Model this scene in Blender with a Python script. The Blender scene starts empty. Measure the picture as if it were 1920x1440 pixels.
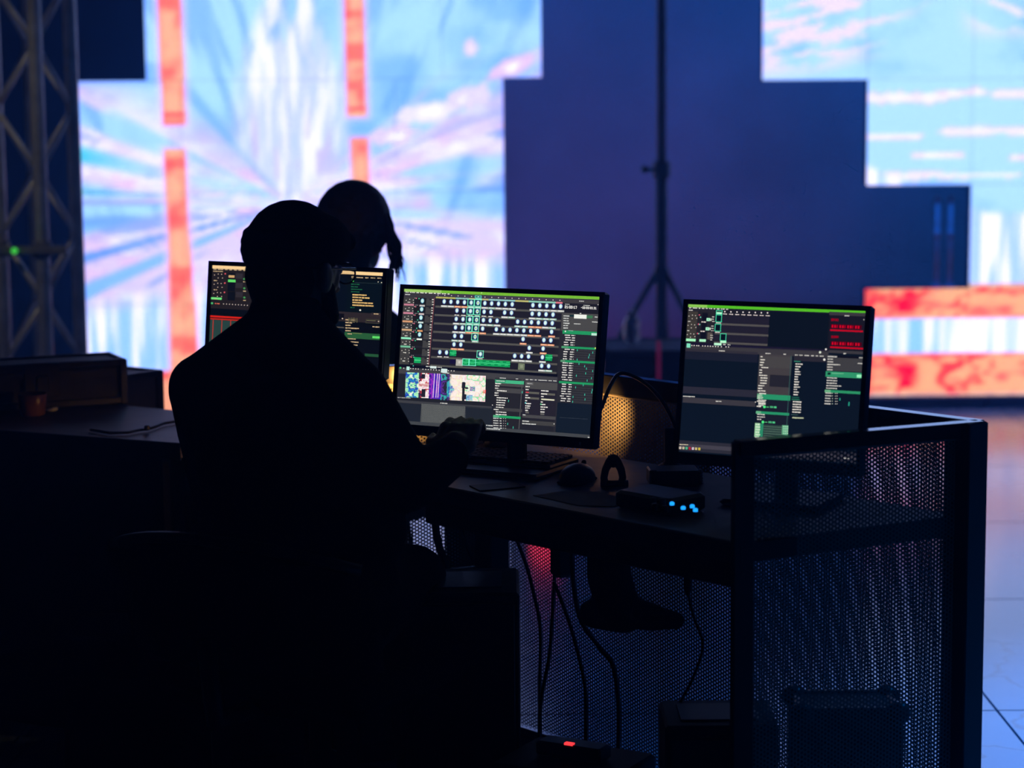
import bpy, bmesh, math, random
import numpy as np
from mathutils import Vector, Matrix, Quaternion

random.seed(7)
RNG = np.random.default_rng(11)
SC = bpy.context.scene
COL = SC.collection

# ------------------------------------------------------------------ camera
FPX, PITCH, ROLL, EYE = 4000.0, math.radians(7.4), math.radians(-0.5), 1.5
FW = np.array([0, math.cos(PITCH), -math.sin(PITCH)])
_r0 = np.array([1.0, 0, 0]); _u0 = np.cross(_r0, FW)
RT = _r0 * math.cos(ROLL) + _u0 * math.sin(ROLL)
UP = -_r0 * math.sin(ROLL) + _u0 * math.cos(ROLL)
cam_d = bpy.data.cameras.new('camera')
cam = bpy.data.objects.new('camera', cam_d); COL.objects.link(cam)
cam_d.sensor_width = 36.0
cam_d.lens = FPX / 1920.0 * 36.0
cam.matrix_world = Matrix(((RT[0], UP[0], -FW[0], 0), (RT[1], UP[1], -FW[1], 0), (RT[2], UP[2], -FW[2], EYE), (0, 0, 0, 1)))
cam_d.clip_end = 100
cam_d.dof.use_dof = True
cam_d.dof.focus_distance = 4.35
cam_d.dof.aperture_fstop = 2.8
SC.camera = cam

def ray(px, py):
    return FW + RT * (px - 960) / FPX - UP * (py - 720) / FPX
def atz(px, py, z):
    d = ray(px, py); t = (z - EYE) / d[2]; return Vector((d[0] * t, d[1] * t, z))
def aty(px, py, Y):
    d = ray(px, py); t = Y / d[1]; return Vector((d[0] * t, Y, EYE + d[2] * t))

# ------------------------------------------------------------------ world, exposure, stage lights
SC.view_settings.view_transform = 'Standard'
SC.view_settings.look = 'None'
SC.view_settings.exposure = 0.0
SC.view_settings.gamma = 1.0
SC.view_settings.use_curve_mapping = False
SC.cycles.use_denoising = True
SC.cycles.use_adaptive_sampling = True
SC.cycles.adaptive_threshold = 0.03
SC.cycles.adaptive_min_samples = 10
SC.cycles.max_bounces = 4
SC.cycles.volume_bounces = 0
SC.cycles.sample_clamp_indirect = 4.0
w = bpy.data.worlds.new('dark_hall'); SC.world = w; w.use_nodes = True
w.node_tree.nodes['Background'].inputs[0].default_value = (0.05, 0.18, 1.0, 1)
w.node_tree.nodes['Background'].inputs[1].default_value = 0.0006

def spot(name, loc, target, color, energy, angle, blend=1.0, size=0.12):
    ld = bpy.data.lights.new(name, 'SPOT'); ld.color = color; ld.energy = energy
    ld.spot_size = math.radians(angle); ld.spot_blend = blend; ld.shadow_soft_size = size
    o = bpy.data.objects.new(name, ld); COL.objects.link(o); o.location = loc
    o.rotation_euler = (Vector(target) - Vector(loc)).to_track_quat('-Z', 'Y').to_euler()
    return o
# blue stage washes hung above the frame
spot('stage_wash_blue', (1.9, 9.2, 5.2), (1.3, 12.6, 1.4), (0.0, 0.16, 1.0), 1350, 80)
spot('violet_backdrop_fill', (0.55, 9.78, 0.16), (0.15, 12.6, 0.75), (0.60, 0.10, 0.55), 66, 100)  # unseen spot near the floor, added to tint the lower backdrop violet
spot('floor_wash_blue', (4.4, 6.8, 4.9), (2.15, 4.55, 0.0), (0.0, 0.24, 1.0), 6200, 33)
spot('truss_fill', (-3.4, 5.2, 3.4), (-1.8, 8.0, 1.0), (1.0, 0.95, 0.85), 48, 30)  # unseen spot added to brighten the truss tower

# ------------------------------------------------------------------ materials
MATS = {}
def mat(name, color, rough=0.6, metal=0.0, spec=0.3, var=0.25, scale=14.0, bump=0.0, trans=0.0, emit=None, estr=0.0, ior=1.45):
    m = bpy.data.materials.new(name); m.use_nodes = True
    nt = m.node_tree; b = nt.nodes['Principled BSDF']
    b.inputs['Roughness'].default_value = rough; b.inputs['Metallic'].default_value = metal
    b.inputs['Specular IOR Level'].default_value = spec; b.inputs['IOR'].default_value = ior
    b.inputs['Transmission Weight'].default_value = trans
    n = nt.nodes.new('ShaderNodeTexNoise'); n.inputs['Scale'].default_value = scale; n.inputs['Detail'].default_value = 4
    tc = nt.nodes.new('ShaderNodeTexCoord'); nt.links.new(tc.outputs['Object'], n.inputs['Vector'])
    r = nt.nodes.new('ShaderNodeValToRGB')
    r.color_ramp.elements[0].position = 0.3; r.color_ramp.elements[1].position = 0.7
    lo = [c * (1 - var) for c in color]; hi = [min(1, c * (1 + var)) for c in color]
    r.color_ramp.elements[0].color = (*lo, 1); r.color_ramp.elements[1].color = (*hi, 1)
    nt.links.new(n.outputs['Fac'], r.inputs['Fac']); nt.links.new(r.outputs['Color'], b.inputs['Base Color'])
    if bump:
        bp = nt.nodes.new('ShaderNodeBump'); bp.inputs['Strength'].default_value = bump; bp.inputs['Distance'].default_value = 0.01
        nt.links.new(n.outputs['Fac'], bp.inputs['Height']); nt.links.new(bp.outputs['Normal'], b.inputs['Normal'])
    if emit:
        b.inputs['Emission Color'].default_value = (*emit, 1); b.inputs['Emission Strength'].default_value = estr
    MATS[name] = m
    return m
def screen_mat(name, strength):
    m = bpy.data.materials.new(name); m.use_nodes = True
    nt = m.node_tree; b = nt.nodes['Principled BSDF']
    b.inputs['Base Color'].default_value = (0.004, 0.004, 0.005, 1); b.inputs['Roughness'].default_value = 0.45
    b.inputs['Specular IOR Level'].default_value = 0.15
    a = nt.nodes.new('ShaderNodeVertexColor'); a.layer_name = 'picture'
    nt.links.new(a.outputs['Color'], b.inputs['Emission Color']); b.inputs['Emission Strength'].default_value = strength
    MATS[name] = m
    return m
mat('black_steel', (0.012, 0.012, 0.014), rough=0.42, spec=0.4, var=0.3, scale=40)
mat('panel_steel', (0.10, 0.09, 0.08), rough=0.5, spec=0.4, var=0.15, scale=30)
mat('desk_laminate', (0.06, 0.052, 0.055), rough=0.5, spec=0.35, var=0.3, scale=25)
mat('edge_band', (0.006, 0.006, 0.007), rough=0.6, spec=0.2)
mat('black_plastic', (0.010, 0.010, 0.011), rough=0.45, spec=0.35, scale=60)
mat('matte_plastic', (0.006, 0.006, 0.007), rough=0.65, spec=0.2, scale=60)
mat('grey_metal', (0.62, 0.61, 0.60), rough=0.45, metal=0.3, var=0.25, scale=12)
mat('rail_paint', (0.012, 0.012, 0.014), rough=0.16, spec=0.6, var=0.2, scale=30)
mat('stand_steel', (0.16, 0.17, 0.22), rough=0.6, spec=0.2)
mat('case_laminate', (0.035, 0.037, 0.045), rough=0.55, spec=0.3, var=0.3, scale=18, bump=0.05)
mat('case_trim', (0.05, 0.05, 0.055), rough=0.4, metal=0.7)
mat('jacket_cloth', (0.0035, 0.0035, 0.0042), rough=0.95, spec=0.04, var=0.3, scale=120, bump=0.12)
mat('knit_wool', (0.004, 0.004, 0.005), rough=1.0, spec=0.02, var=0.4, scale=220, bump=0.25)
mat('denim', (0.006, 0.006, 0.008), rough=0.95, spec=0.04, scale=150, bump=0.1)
mat('skin', (0.33, 0.19, 0.145), rough=0.55, spec=0.3, var=0.12, scale=30)
mat('beard_hair', (0.012, 0.009, 0.008), rough=0.8, spec=0.1, var=0.5, scale=200, bump=0.4)
mat('dark_hair', (0.010, 0.009, 0.012), rough=0.65, spec=0.2, var=0.5, scale=90, bump=0.3)
mat('spectacle_frame', (0.01, 0.01, 0.012), rough=0.25, spec=0.5)
mat('lens_glass', (0.9, 0.9, 0.9), rough=0.02, trans=1.0, spec=0.5, var=0.0, ior=1.5)
mat('paper', (0.16, 0.14, 0.15), rough=0.9, spec=0.1, var=0.1)
mat('brass_lamp', (0.10, 0.085, 0.06), rough=0.35, metal=0.8)
mat('key_cap', (0.03, 0.028, 0.026), rough=0.5, spec=0.4)
mat('cloth_bag', (0.004, 0.004, 0.006), rough=0.95, spec=0.05, bump=0.2, scale=60)
mat('rubber', (0.006, 0.006, 0.007), rough=0.6, spec=0.25)
mat('amber_glass', (0.20, 0.085, 0.06), rough=0.25, spec=0.5, var=0.2)
mat('clear_plastic', (0.50, 0.58, 0.66), rough=0.25, trans=0.3, spec=0.5, var=0.05)
mat('white_scrap', (0.6, 0.6, 0.6), rough=0.8)
mat('wall_drape', (0.20, 0.21, 0.23), rough=0.95, spec=0.05, var=0.2, scale=1.3, bump=0.3)
mat('hall_wall', (0.05, 0.052, 0.06), rough=0.95, spec=0.05, var=0.2, scale=2.0)
mat('led_back', (0.012, 0.012, 0.014), rough=0.6)
mat('bulb_warm', (0.9, 0.7, 0.4), emit=(1.0, 0.55, 0.16), estr=6.0)
mat('led_green', (0.0, 0.2, 0.02), emit=(0.05, 0.55, 0.06), estr=1.0)
mat('led_red', (0.2, 0.0, 0.0), emit=(1.0, 0.04, 0.05), estr=1.5)
mat('led_blue', (0.0, 0.1, 0.3), emit=(0.01, 0.30, 1.0), estr=1.6)
mat('red_tube', (0.2, 0.01, 0.04), emit=(0.12, 0.008, 0.06), estr=0.5)
mat('added_red_lens', (0.3, 0.02, 0.05), emit=(1.0, 0.04, 0.12), estr=3.0)
mat('added_violet_lens', (0.2, 0.05, 0.3), emit=(0.5, 0.1, 0.9), estr=1.5)
mat('pipe_violet_lit', (0.85, 0.6, 0.8), rough=0.5, spec=0.3)  # violet light on the metal pipes is put into this base colour
screen_mat('led_picture', 1.10)
screen_mat('monitor_picture', 1.0)
# floor: pale sealed concrete with scuffs
def floor_mat():
    m = bpy.data.materials.new('sealed_concrete'); m.use_nodes = True
    nt = m.node_tree; b = nt.nodes['Principled BSDF']
    tc = nt.nodes.new('ShaderNodeTexCoord')
    n = nt.nodes.new('ShaderNodeTexNoise'); n.inputs['Scale'].default_value = 1.6; n.inputs['Detail'].default_value = 8
    n2 = nt.nodes.new('ShaderNodeTexNoise'); n2.inputs['Scale'].default_value = 26; n2.inputs['Detail'].default_value = 3
    v = nt.nodes.new('ShaderNodeTexVoronoi'); v.feature = 'DISTANCE_TO_EDGE'; v.inputs['Scale'].default_value = 1.1
    ad = nt.nodes.new('ShaderNodeVectorMath'); ad.operation = 'ADD'
    for q in (n, n2): nt.links.new(tc.outputs['Object'], q.inputs['Vector'])
    nt.links.new(tc.outputs['Object'], ad.inputs[0]); nt.links.new(n.outputs['Color'], ad.inputs[1])
    nt.links.new(ad.outputs[0], v.inputs['Vector'])
    r = nt.nodes.new('ShaderNodeValToRGB')
    r.color_ramp.elements[0].position = 0.35; r.color_ramp.elements[0].color = (0.14, 0.24, 0.33, 1)
    r.color_ramp.elements[1].position = 0.65; r.color_ramp.elements[1].color = (0.18, 0.30, 0.40, 1)
    nt.links.new(n.outputs['Fac'], r.inputs['Fac'])
    rc = nt.nodes.new('ShaderNodeValToRGB')
    rc.color_ramp.elements[0].position = 0.0; rc.color_ramp.elements[0].color = (0.55, 0.55, 0.55, 1)
    rc.color_ramp.elements[1].position = 0.012; rc.color_ramp.elements[1].color = (1, 1, 1, 1)
    nt.links.new(v.outputs['Distance'], rc.inputs['Fac'])
    mx = nt.nodes.new('ShaderNodeMix'); mx.data_type = 'RGBA'; mx.blend_type = 'MULTIPLY'; mx.inputs[0].default_value = 1
    nt.links.new(r.outputs['Color'], mx.inputs[6]); nt.links.new(rc.outputs['Color'], mx.inputs[7])
    nt.links.new(mx.outputs[2], b.inputs['Base Color'])
    mr = nt.nodes.new('ShaderNodeMapRange'); mr.inputs[3].default_value = 0.13; mr.inputs[4].default_value = 0.22
    nt.links.new(n2.outputs['Fac'], mr.inputs[0]); nt.links.new(mr.outputs[0], b.inputs['Roughness'])
    b.inputs['Specular IOR Level'].default_value = 0.5; b.inputs['IOR'].default_value = 1.85
    MATS['sealed_concrete'] = m
floor_mat()

# ------------------------------------------------------------------ mesh helpers
class MB:
    def __init__(s): s.v = []; s.f = []; s.smooth = []
    def add(s, vs, fs, sm=False):
        o = len(s.v); s.v += [tuple(p) for p in vs]
        s.f += [tuple(i + o for i in f) for f in fs]; s.smooth += [sm] * len(fs); return s
    def box(s, c, size, rz=0.0, M=None, bev=0.0):
        hx, hy, hz = size[0] / 2, size[1] / 2, size[2] / 2
        R = M if M is not None else Matrix.Rotation(rz, 3, 'Z')
        c = Vector(c)
        if bev <= 0:
            vs = [c + R @ Vector((x, y, z)) for z in (-hz, hz) for x, y in ((-hx, -hy), (hx, -hy), (hx, hy), (-hx, hy))]
            return s.add(vs, [(3, 2, 1, 0), (4, 5, 6, 7), (0, 1, 5, 4), (1, 2, 6, 5), (2, 3, 7, 6), (3, 0, 4, 7)])
        b = min(bev, hx * .9, hy * .9, hz * .9)
        def loop(z, i):
            x, y = hx - i, hy - i; k = b * .7
            return [c + R @ Vector(p) for p in ((-x + k, -y, z), (x - k, -y, z), (x, -y + k, z), (x, y - k, z), (x - k, y, z), (-x + k, y, z), (-x, y - k, z), (-x, -y + k, z))]
        L = [loop(-hz, b), loop(-hz + b, 0), loop(hz - b, 0), loop(hz, b)]
        vs = [p for l in L for p in l]; fs = [tuple(range(7, -1, -1)), tuple(range(24, 32))]
        for a in range(3):
            for i in range(8):
                j = (i + 1) % 8; fs.append((a * 8 + i, a * 8 + j, a * 8 + 8 + j, a * 8 + 8 + i))
        return s.add(vs, fs)
    def tube(s, path, r, n=8, cap=True):
        P = [Vector(p) for p in path]; rs = r if isinstance(r, (list, tuple)) else [r] * len(P)
        vs = []; fs = []; ref = None
        for i, p in enumerate(P):
            t = (P[min(i + 1, len(P) - 1)] - P[max(i - 1, 0)]).normalized()
            if ref is None:
                ref = t.orthogonal().normalized()
            else:
                ref = (ref - t * ref.dot(t)); ref = ref.normalized() if ref.length > 1e-6 else t.orthogonal().normalized()
            bn = t.cross(ref)
            for k in range(n):
                a = 2 * math.pi * k / n; vs.append(p + (ref * math.cos(a) + bn * math.sin(a)) * rs[i])
        for i in range(len(P) - 1):
            for k in range(n):
                k2 = (k + 1) % n; fs.append((i * n + k, i * n + k2, (i + 1) * n + k2, (i + 1) * n + k))
        if cap:
            fs.append(tuple(range(n - 1, -1, -1))); fs.append(tuple(range((len(P) - 1) * n, len(P) * n)))
        return s.add(vs, fs, n > 6)
    def lathe(s, c, prof, n=20, M=None):
        c = Vector(c); R = M if M is not None else Matrix.Identity(3); vs = []; fs = []
        for r, z in prof:
            for k in range(n):
                a = 2 * math.pi * k / n; vs.append(c + R @ Vector((r * math.cos(a), r * math.sin(a), z)))
        for i in range(len(prof) - 1):
            for k in range(n):
                k2 = (k + 1) % n; fs.append((i * n + k, i * n + k2, (i + 1) * n + k2, (i + 1) * n + k))
        fs.append(tuple(range(n - 1, -1, -1))); fs.append(tuple(range((len(prof) - 1) * n, len(prof) * n)))
        return s.add(vs, fs, True)
    def ell(s, c, rad, M=None, n=14):
        m = n // 2 + 1; prof = []
        c = Vector(c); R = M if M is not None else Matrix.Identity(3); vs = []; fs = []
        vs.append(c + R @ Vector((0, 0, -rad[2])))
        for i in range(1, m):
            t = -math.pi / 2 + math.pi * i / m
            for k in range(n):
                a = 2 * math.pi * k / n
                vs.append(c + R @ Vector((rad[0] * math.cos(t) * math.cos(a), rad[1] * math.cos(t) * math.sin(a), rad[2] * math.sin(t))))
        vs.append(c + R @ Vector((0, 0, rad[2]))); T = len(vs) - 1
        for k in range(n):
            fs.append((0, 1 + (k + 1) % n, 1 + k)); o = 1 + (m - 2) * n; fs.append((T, o + k, o + (k + 1) % n))
        for i in range(m - 2):
            for k in range(n):
                k2 = (k + 1) % n; a = 1 + i * n; fs.append((a + k, a + k2, a + n + k2, a + n + k))
        return s.add(vs, fs, True)
    def caps(s, p0, p1, r0, r1=None, n=12):
        """tapered capsule"""
        r1 = r0 if r1 is None else r1
        p0, p1 = Vector(p0), Vector(p1); d = p1 - p0; L = d.length; dn = d.normalized() if L > 1e-6 else Vector((0, 0, 1))
        path = []; rr = []
        for i in range(1, 4):
            a = math.pi / 2 * i / 4; path.append(p0 - dn * r0 * math.cos(a)); rr.append(r0 * math.sin(a))
        path.append(p0); rr.append(r0); path.append(p1); rr.append(r1)
        for i in range(3, 0, -1):
            a = math.pi / 2 * i / 4; path.append(p1 + dn * r1 * math.cos(a)); rr.append(r1 * math.sin(a))
        return s.tube(path, rr, n)
    def prism(s, poly, z0, z1):
        n = len(poly); vs = [(p[0], p[1], z0) for p in poly] + [(p[0], p[1], z1) for p in poly]
        fs = [tuple(range(n - 1, -1, -1)), tuple(range(n, 2 * n))] + [(i, (i + 1) % n, n + (i + 1) % n, n + i) for i in range(n)]
        return s.add(vs, fs)
    def mesh(s, name):
        me = bpy.data.meshes.new(name); me.from_pydata(s.v, [], s.f)
        me.polygons.foreach_set('use_smooth', s.smooth); me.update(); return me

def wloc(p):
    v = Vector((0, 0, 0))
    while p is not None: v += p.location; p = p.parent
    return v
def link(name, me, m, parent=None, origin=None):
    """mesh given in world coordinates; moved to be local to its parent (parents carry no rotation)"""
    o = bpy.data.objects.new(name, me); COL.objects.link(o)
    base = wloc(parent) if parent else Vector((0, 0, 0))
    off = Vector(origin) if origin is not None else base
    if off.length > 0:
        me.transform(Matrix.Translation(-off))
    if parent:
        o.parent = parent
    o.location = off - base
    if m: me.materials.append(MATS[m])
    return o
def build(mb, name, m, parent=None, origin=None): return link(name, mb.mesh(name), m, parent, origin)
def thing(name, label, cat, loc, group=None):
    o = bpy.data.objects.new(name, None); COL.objects.link(o); o.location = Vector(loc); o.empty_display_size = 0.1
    return tag(o, label, cat, group)
def tag(o, label, cat, group=None):
    o['label'] = label; o['category'] = cat
    if group: o['group'] = group
    return o
def struct(o):
    o['kind'] = 'structure'; return o
def blob(mb, name, m, voxel, smooth=4, parent=None, origin=None):
    """fuse overlapping closed shapes into one continuous skin"""
    me = mb.mesh(name + '_src'); t = bpy.data.objects.new('t', me); COL.objects.link(t)
    r = t.modifiers.new('r', 'REMESH'); r.mode = 'VOXEL'; r.voxel_size = voxel; r.use_smooth_shade = True
    if smooth:
        sm = t.modifiers.new('s', 'SMOOTH'); sm.factor = 0.5; sm.iterations = smooth
    dg = bpy.context.evaluated_depsgraph_get(); dg.update()
    new = bpy.data.meshes.new_from_object(t.evaluated_get(dg)); new.name = name
    bpy.data.objects.remove(t); bpy.data.meshes.remove(me); new.materials.clear()
    return link(name, new, m, parent, origin)

# ------------------------------------------------------------------ room shell
LEDY = 10.5
b = MB(); b.prism([(-7, -2.2), (7, -2.2), (7, 13), (-7, 13)], -0.12, -0.012)
floor = struct(build(b, 'floor', 'matte_plastic'))
# sawn concrete slabs with open joints
SL = 1.2
mb0 = MB(); mb0.box((0, 0, -0.006), (SL - 0.007, SL - 0.007, 0.012))
slab_me = mb0.mesh('slab'); slab_me.materials.append(MATS['sealed_concrete'])
for i in range(12):
    for j in range(13):
        x, y = -6.6 + i * SL, -1.6 + j * SL + 0.16
        if x > 6.45 or y > 12.6: continue
        o = bpy.data.objects.new('slab', slab_me); COL.objects.link(o); o.parent = floor; o.location = (x, y, 0)
b = MB(); b.box((0, 13.05, 2.6), (14, 0.1, 5.4)); struct(build(b, 'wall_back', 'hall_wall'))
b = MB(); b.box((-7.05, 5.4, 2.6), (0.1, 15.2, 5.4)); struct(build(b, 'wall_left', 'hall_wall'))
b = MB(); b.box((7.05, 5.4, 2.6), (0.1, 15.2, 5.4)); struct(build(b, 'wall_right', 'hall_wall'))
b = MB(); b.box((0, 5.4, 5.45), (14.2, 15.2, 0.1)); struct(build(b, 'ceiling', 'hall_wall'))
# pleated backdrop cloth hung behind the screens
def drape(x0, x1, y, z0, z1, amp, wl):
    n = int((x1 - x0) / wl * 8); vs = []; fs = []
    for i in range(n + 1):
        x = x0 + (x1 - x0) * i / n; yy = y + amp * math.sin(2 * math.pi * (x - x0) / wl + 0.7 * math.sin(x * 3.1))
        vs += [(x, yy, z0), (x, yy, z1), (x, yy + 0.004, z0), (x, yy + 0.004, z1)]
    for i in range(n):
        a = i * 4; fs += [(a, a + 4, a + 5, a + 1), (a + 2, a + 3, a + 7, a + 6)]
    m = MB(); m.add(vs, fs, True); return m
o = build(drape(-0.3, 3.6, 12.6, 0.02, 5.2, 0.006, 0.5), 'backdrop_cloth', 'wall_drape', origin=(1.6, 12.6, 0.02))
tag(o, 'wide dark blue backdrop cloth hanging between the two bright screens', 'curtain')

# ------------------------------------------------------------------ LED picture (procedural painting, wall units = 1/400 m-ish)
def h2(ix, iy, s):
    n = (ix.astype(np.int64) * 374761393 + iy.astype(np.int64) * 668265263 + s * 982451653) & 0x7fffffff
    n = ((n ^ (n >> 13)) * 1274126177) & 0x7fffffff
    return ((n ^ (n >> 16)) & 0xffff) / 65535.0
def vn(x, y, s=0):
    ix, iy = np.floor(x), np.floor(y); fx, fy = x - ix, y - iy
    fx = fx * fx * (3 - 2 * fx); fy = fy * fy * (3 - 2 * fy)
    a, b_, c, d = h2(ix, iy, s), h2(ix + 1, iy, s), h2(ix, iy + 1, s), h2(ix + 1, iy + 1, s)
    return (a * (1 - fx) + b_ * fx) * (1 - fy) + (c * (1 - fx) + d * fx) * fy
def fbm(x, y, s=0, o=4):
    t = 0; a = 0.5; k = 0
    for i in range(o):
        t = t + a * vn(x * 2 ** i, y * 2 ** i, s + i * 17); k += a; a *= 0.5
    return t / k
def ss(a, b_, x):
    t = np.clip((x - a) / (b_ - a), 0, 1); return t * t * (3 - 2 * t)
def lin(c):
    c = np.array(c, float) / 255.0
    return np.where(c <= 0.04045, c / 12.92, ((c + 0.055) / 1.055) ** 2.4)
def mix(A, B, t): return A * (1 - t[..., None]) + np.asarray(B) * t[..., None]

def pillar(c, x, y, xc, hw, ya, yb, s):
    m = ss(hw + 3, hw - 3, np.abs(x - xc)) * ss(ya - 3, ya + 3, y) * ss(yb + 3, yb - 3, y)
    edge = ss(hw - 11, hw + 1, np.abs(x - xc))
    n = fbm(x / 40, y / 26, s)
    col = mix(np.broadcast_to(lin((255, 188, 165)), c.shape), lin((255, 120, 120)), ss(.45, .75, n))
    band = ss(.58, .7, vn(y / 34 + 3.3, y * 0 + 1.5, s + 5))
    col = mix(col, lin((255, 92, 100)), band * .75)
    col = mix(col, lin((255, 70, 110)), edge * .45)
    glow = ss(hw + 16, hw, np.abs(x - xc)) * ss(ya - 12, ya + 3, y) * ss(yb + 12, yb - 3, y)
    c = mix(c, lin((255, 225, 250)), glow * .45)
    return mix(c, col, m), m
def paint_left(x, y):
    cx, cy = 540.0, 375.0
    dx, dy = x - cx, y - cy; r = np.hypot(dx, dy) + 1e-3; th = np.arctan2(dy, dx)
    base = mix(np.broadcast_to(lin((172, 228, 252)), x.shape + (3,)), lin((128, 196, 248)), ss(.4, .75, fbm(x / 150, y / 120, 3)))
    # sky streaks falling towards the burst
    st = fbm((x + (y - 200) * .35 * np.sign(dx)) / 26, y / 190, 9)
    c = mix(base, lin((104, 176, 240)), ss(.55, .75, st) * .6)
    # rays
    k = fbm(th * 5.2 + 40, r / 420 + .3 * vn(x / 60, y / 60, 2), 21, 3)
    k2 = fbm(th * 16 + 11, r / 260, 25, 3)
    low = ss(-60, 40, dy + .42 * np.abs(dx))                 # side and lower fans are cloudier
    lav = mix(np.broadcast_to(lin((226, 214, 240)), c.shape), lin((246, 240, 250)), ss(.4, .7, fbm(x / 60, y / 22, 31)))
    lav = mix(lav, lin((236, 196, 222)), ss(.55, .75, fbm(x / 80 + 9, y / 40, 37)) * .8)
    tex = fbm(dx / 30, dy / 8, 91, 3); lav = mix(lav, lin((150, 160, 205)), ss(.55, .8, tex) * .55 * ss(300, 120, x))
    c = mix(c, lav, ss(.33, .48, k * .75 + k2 * .25) * ss(-120, 10, dy + .5 * np.abs(dx)) * .95)
    c = mix(c, lin((108, 168, 238)), ss(.58, .68, k2) * low * .75 * ss(20, 90, r))
    # named streaks on the left fan
    def streak(x0, y0, wid, colr, a):
        t = np.clip((cx - x) / (cx - x0), 0, 1); yc = cy + (y0 - cy) * t
        return mix(c, lin(colr), ss(wid * (t + .15), wid * (t + .15) * .4, np.abs(y - yc)) * (x < cx) * a * ss(0.02, .2, t))
    c = streak(132, 272, 22, (40, 214, 228), .95 * np.clip((420 - x) / 280, .25, 1))
    c = streak(132, 345, 8, (70, 190, 205), .8 * np.clip((400 - x) / 260, .3, 1))
    c = streak(140, 478, 11, (80, 160, 232), .9)
    c = streak(146, 540, 20, (118, 196, 244), .9)
    c = streak(330, 130, 26, (120, 190, 246), .8)
    # white feathered cascade above the burst
    wv = 105 * ss(-160, 190, y) * ss(385, 250, y) + 12
    cas = ss(1.05, .55, np.abs(dx - 8) / wv) * ss(395, 360, y)
    fe = fbm(dx / 13 * (1 + .3 * (y - 200) / 200) + 50, y / 130, 41, 3)
    fcol = mix(np.broadcast_to(lin((204, 222, 246)), c.shape), lin((252, 252, 255)), ss(.42, .68, fe))
    fcol = mix(fcol, lin((150, 200, 242)), ss(.60, .72, fbm(dx / 16 + 7, y / 55, 47, 3)) * ss(220, 20, y))
    fcol = mix(fcol, lin((206, 204, 232)), ss(.55, .7, fbm(dx / 20 + 71, y / 100, 49, 3)) * ss(170, 260, y))
    c = mix(c, fcol, cas * ss(.25, .5, fe + .25 * ss(40, 140, y)) * .97)
    # clouds on the right
    def cloud(x0, y0, a, b_, rot, s, colr=(236, 232, 246)):
        ca, sa = math.cos(rot), math.sin(rot); u = (x - x0) * ca + (y - y0) * sa; v = -(x - x0) * sa + (y - y0) * ca
        d = np.hypot(u / a, v / b_) + (fbm(x / 26, y / 22, s) - .5) * 1.1
        return mix(c, mix(np.broadcast_to(lin(colr), c.shape), lin((255, 255, 255)), ss(.5, .1, d)), ss(1.0, .75, d))
    c = cloud(808, 205, 62, 20, -.2, 51); c = cloud(880, 178, 42, 26, -.2, 52, (226, 220, 244)); c = cloud(885, 90, 17, 17, 0, 53, (230, 218, 246))
    c = cloud(965, 122, 52, 18, -.45, 54, (232, 206, 228)); c = cloud(738, 250, 60, 20, -.25, 55, (226, 214, 240)); c = cloud(860, 272, 90, 12, -.26, 56)
    # falls of light at the bottom
    fallm = ss(0, 60, y - (538 - .16 * (x - 150))) * (x < 540) + ss(0, 50, y - (455 + .02 * (x - 700))) * (x >= 540)
    fs = fbm(x / 13, y / 240, 61, 3); fc = mix(np.broadcast_to(lin((150, 212, 248)), c.shape), lin((255, 255, 255)), ss(.42, .64, fs))
    c = mix(c, fc, np.clip(fallm, 0, 1) * .95)
    c, m1 = pillar(c, x, y, 329 + .012 * y, 22, -600, 226, 71)
    c, m2 = pillar(c, x, y, 330 + .022 * (y - 260), 20 + .03 * np.clip(y - 430, 0, 400), 268, 705, 73)
    dk = ss(5, 2, np.abs(y - 207)) * m1; c = mix(c, lin((255, 60, 95)), dk)
    c, m3 = pillar(c, x, y, 670 + .012 * y, 18, -600, 214, 75)
    dk = ss(5, 2, np.abs(y - 197)) * m3; c = mix(c, lin((255, 60, 95)), dk)
    c, m4 = pillar(c, x, y, 676 + .02 * (y - 250), 16, 252, 705, 77)
    # red stone band along the bottom
    bm = ss(0, 5, y - (690 - .05 * (x - 232)))
    rn = fbm(x / 44, y / 30, 81); rb = mix(np.broadcast_to(lin((255, 172, 148)), c.shape), lin((255, 52, 82)), ss(.42, .6, rn))
    return mix(c, rb, bm)
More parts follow.
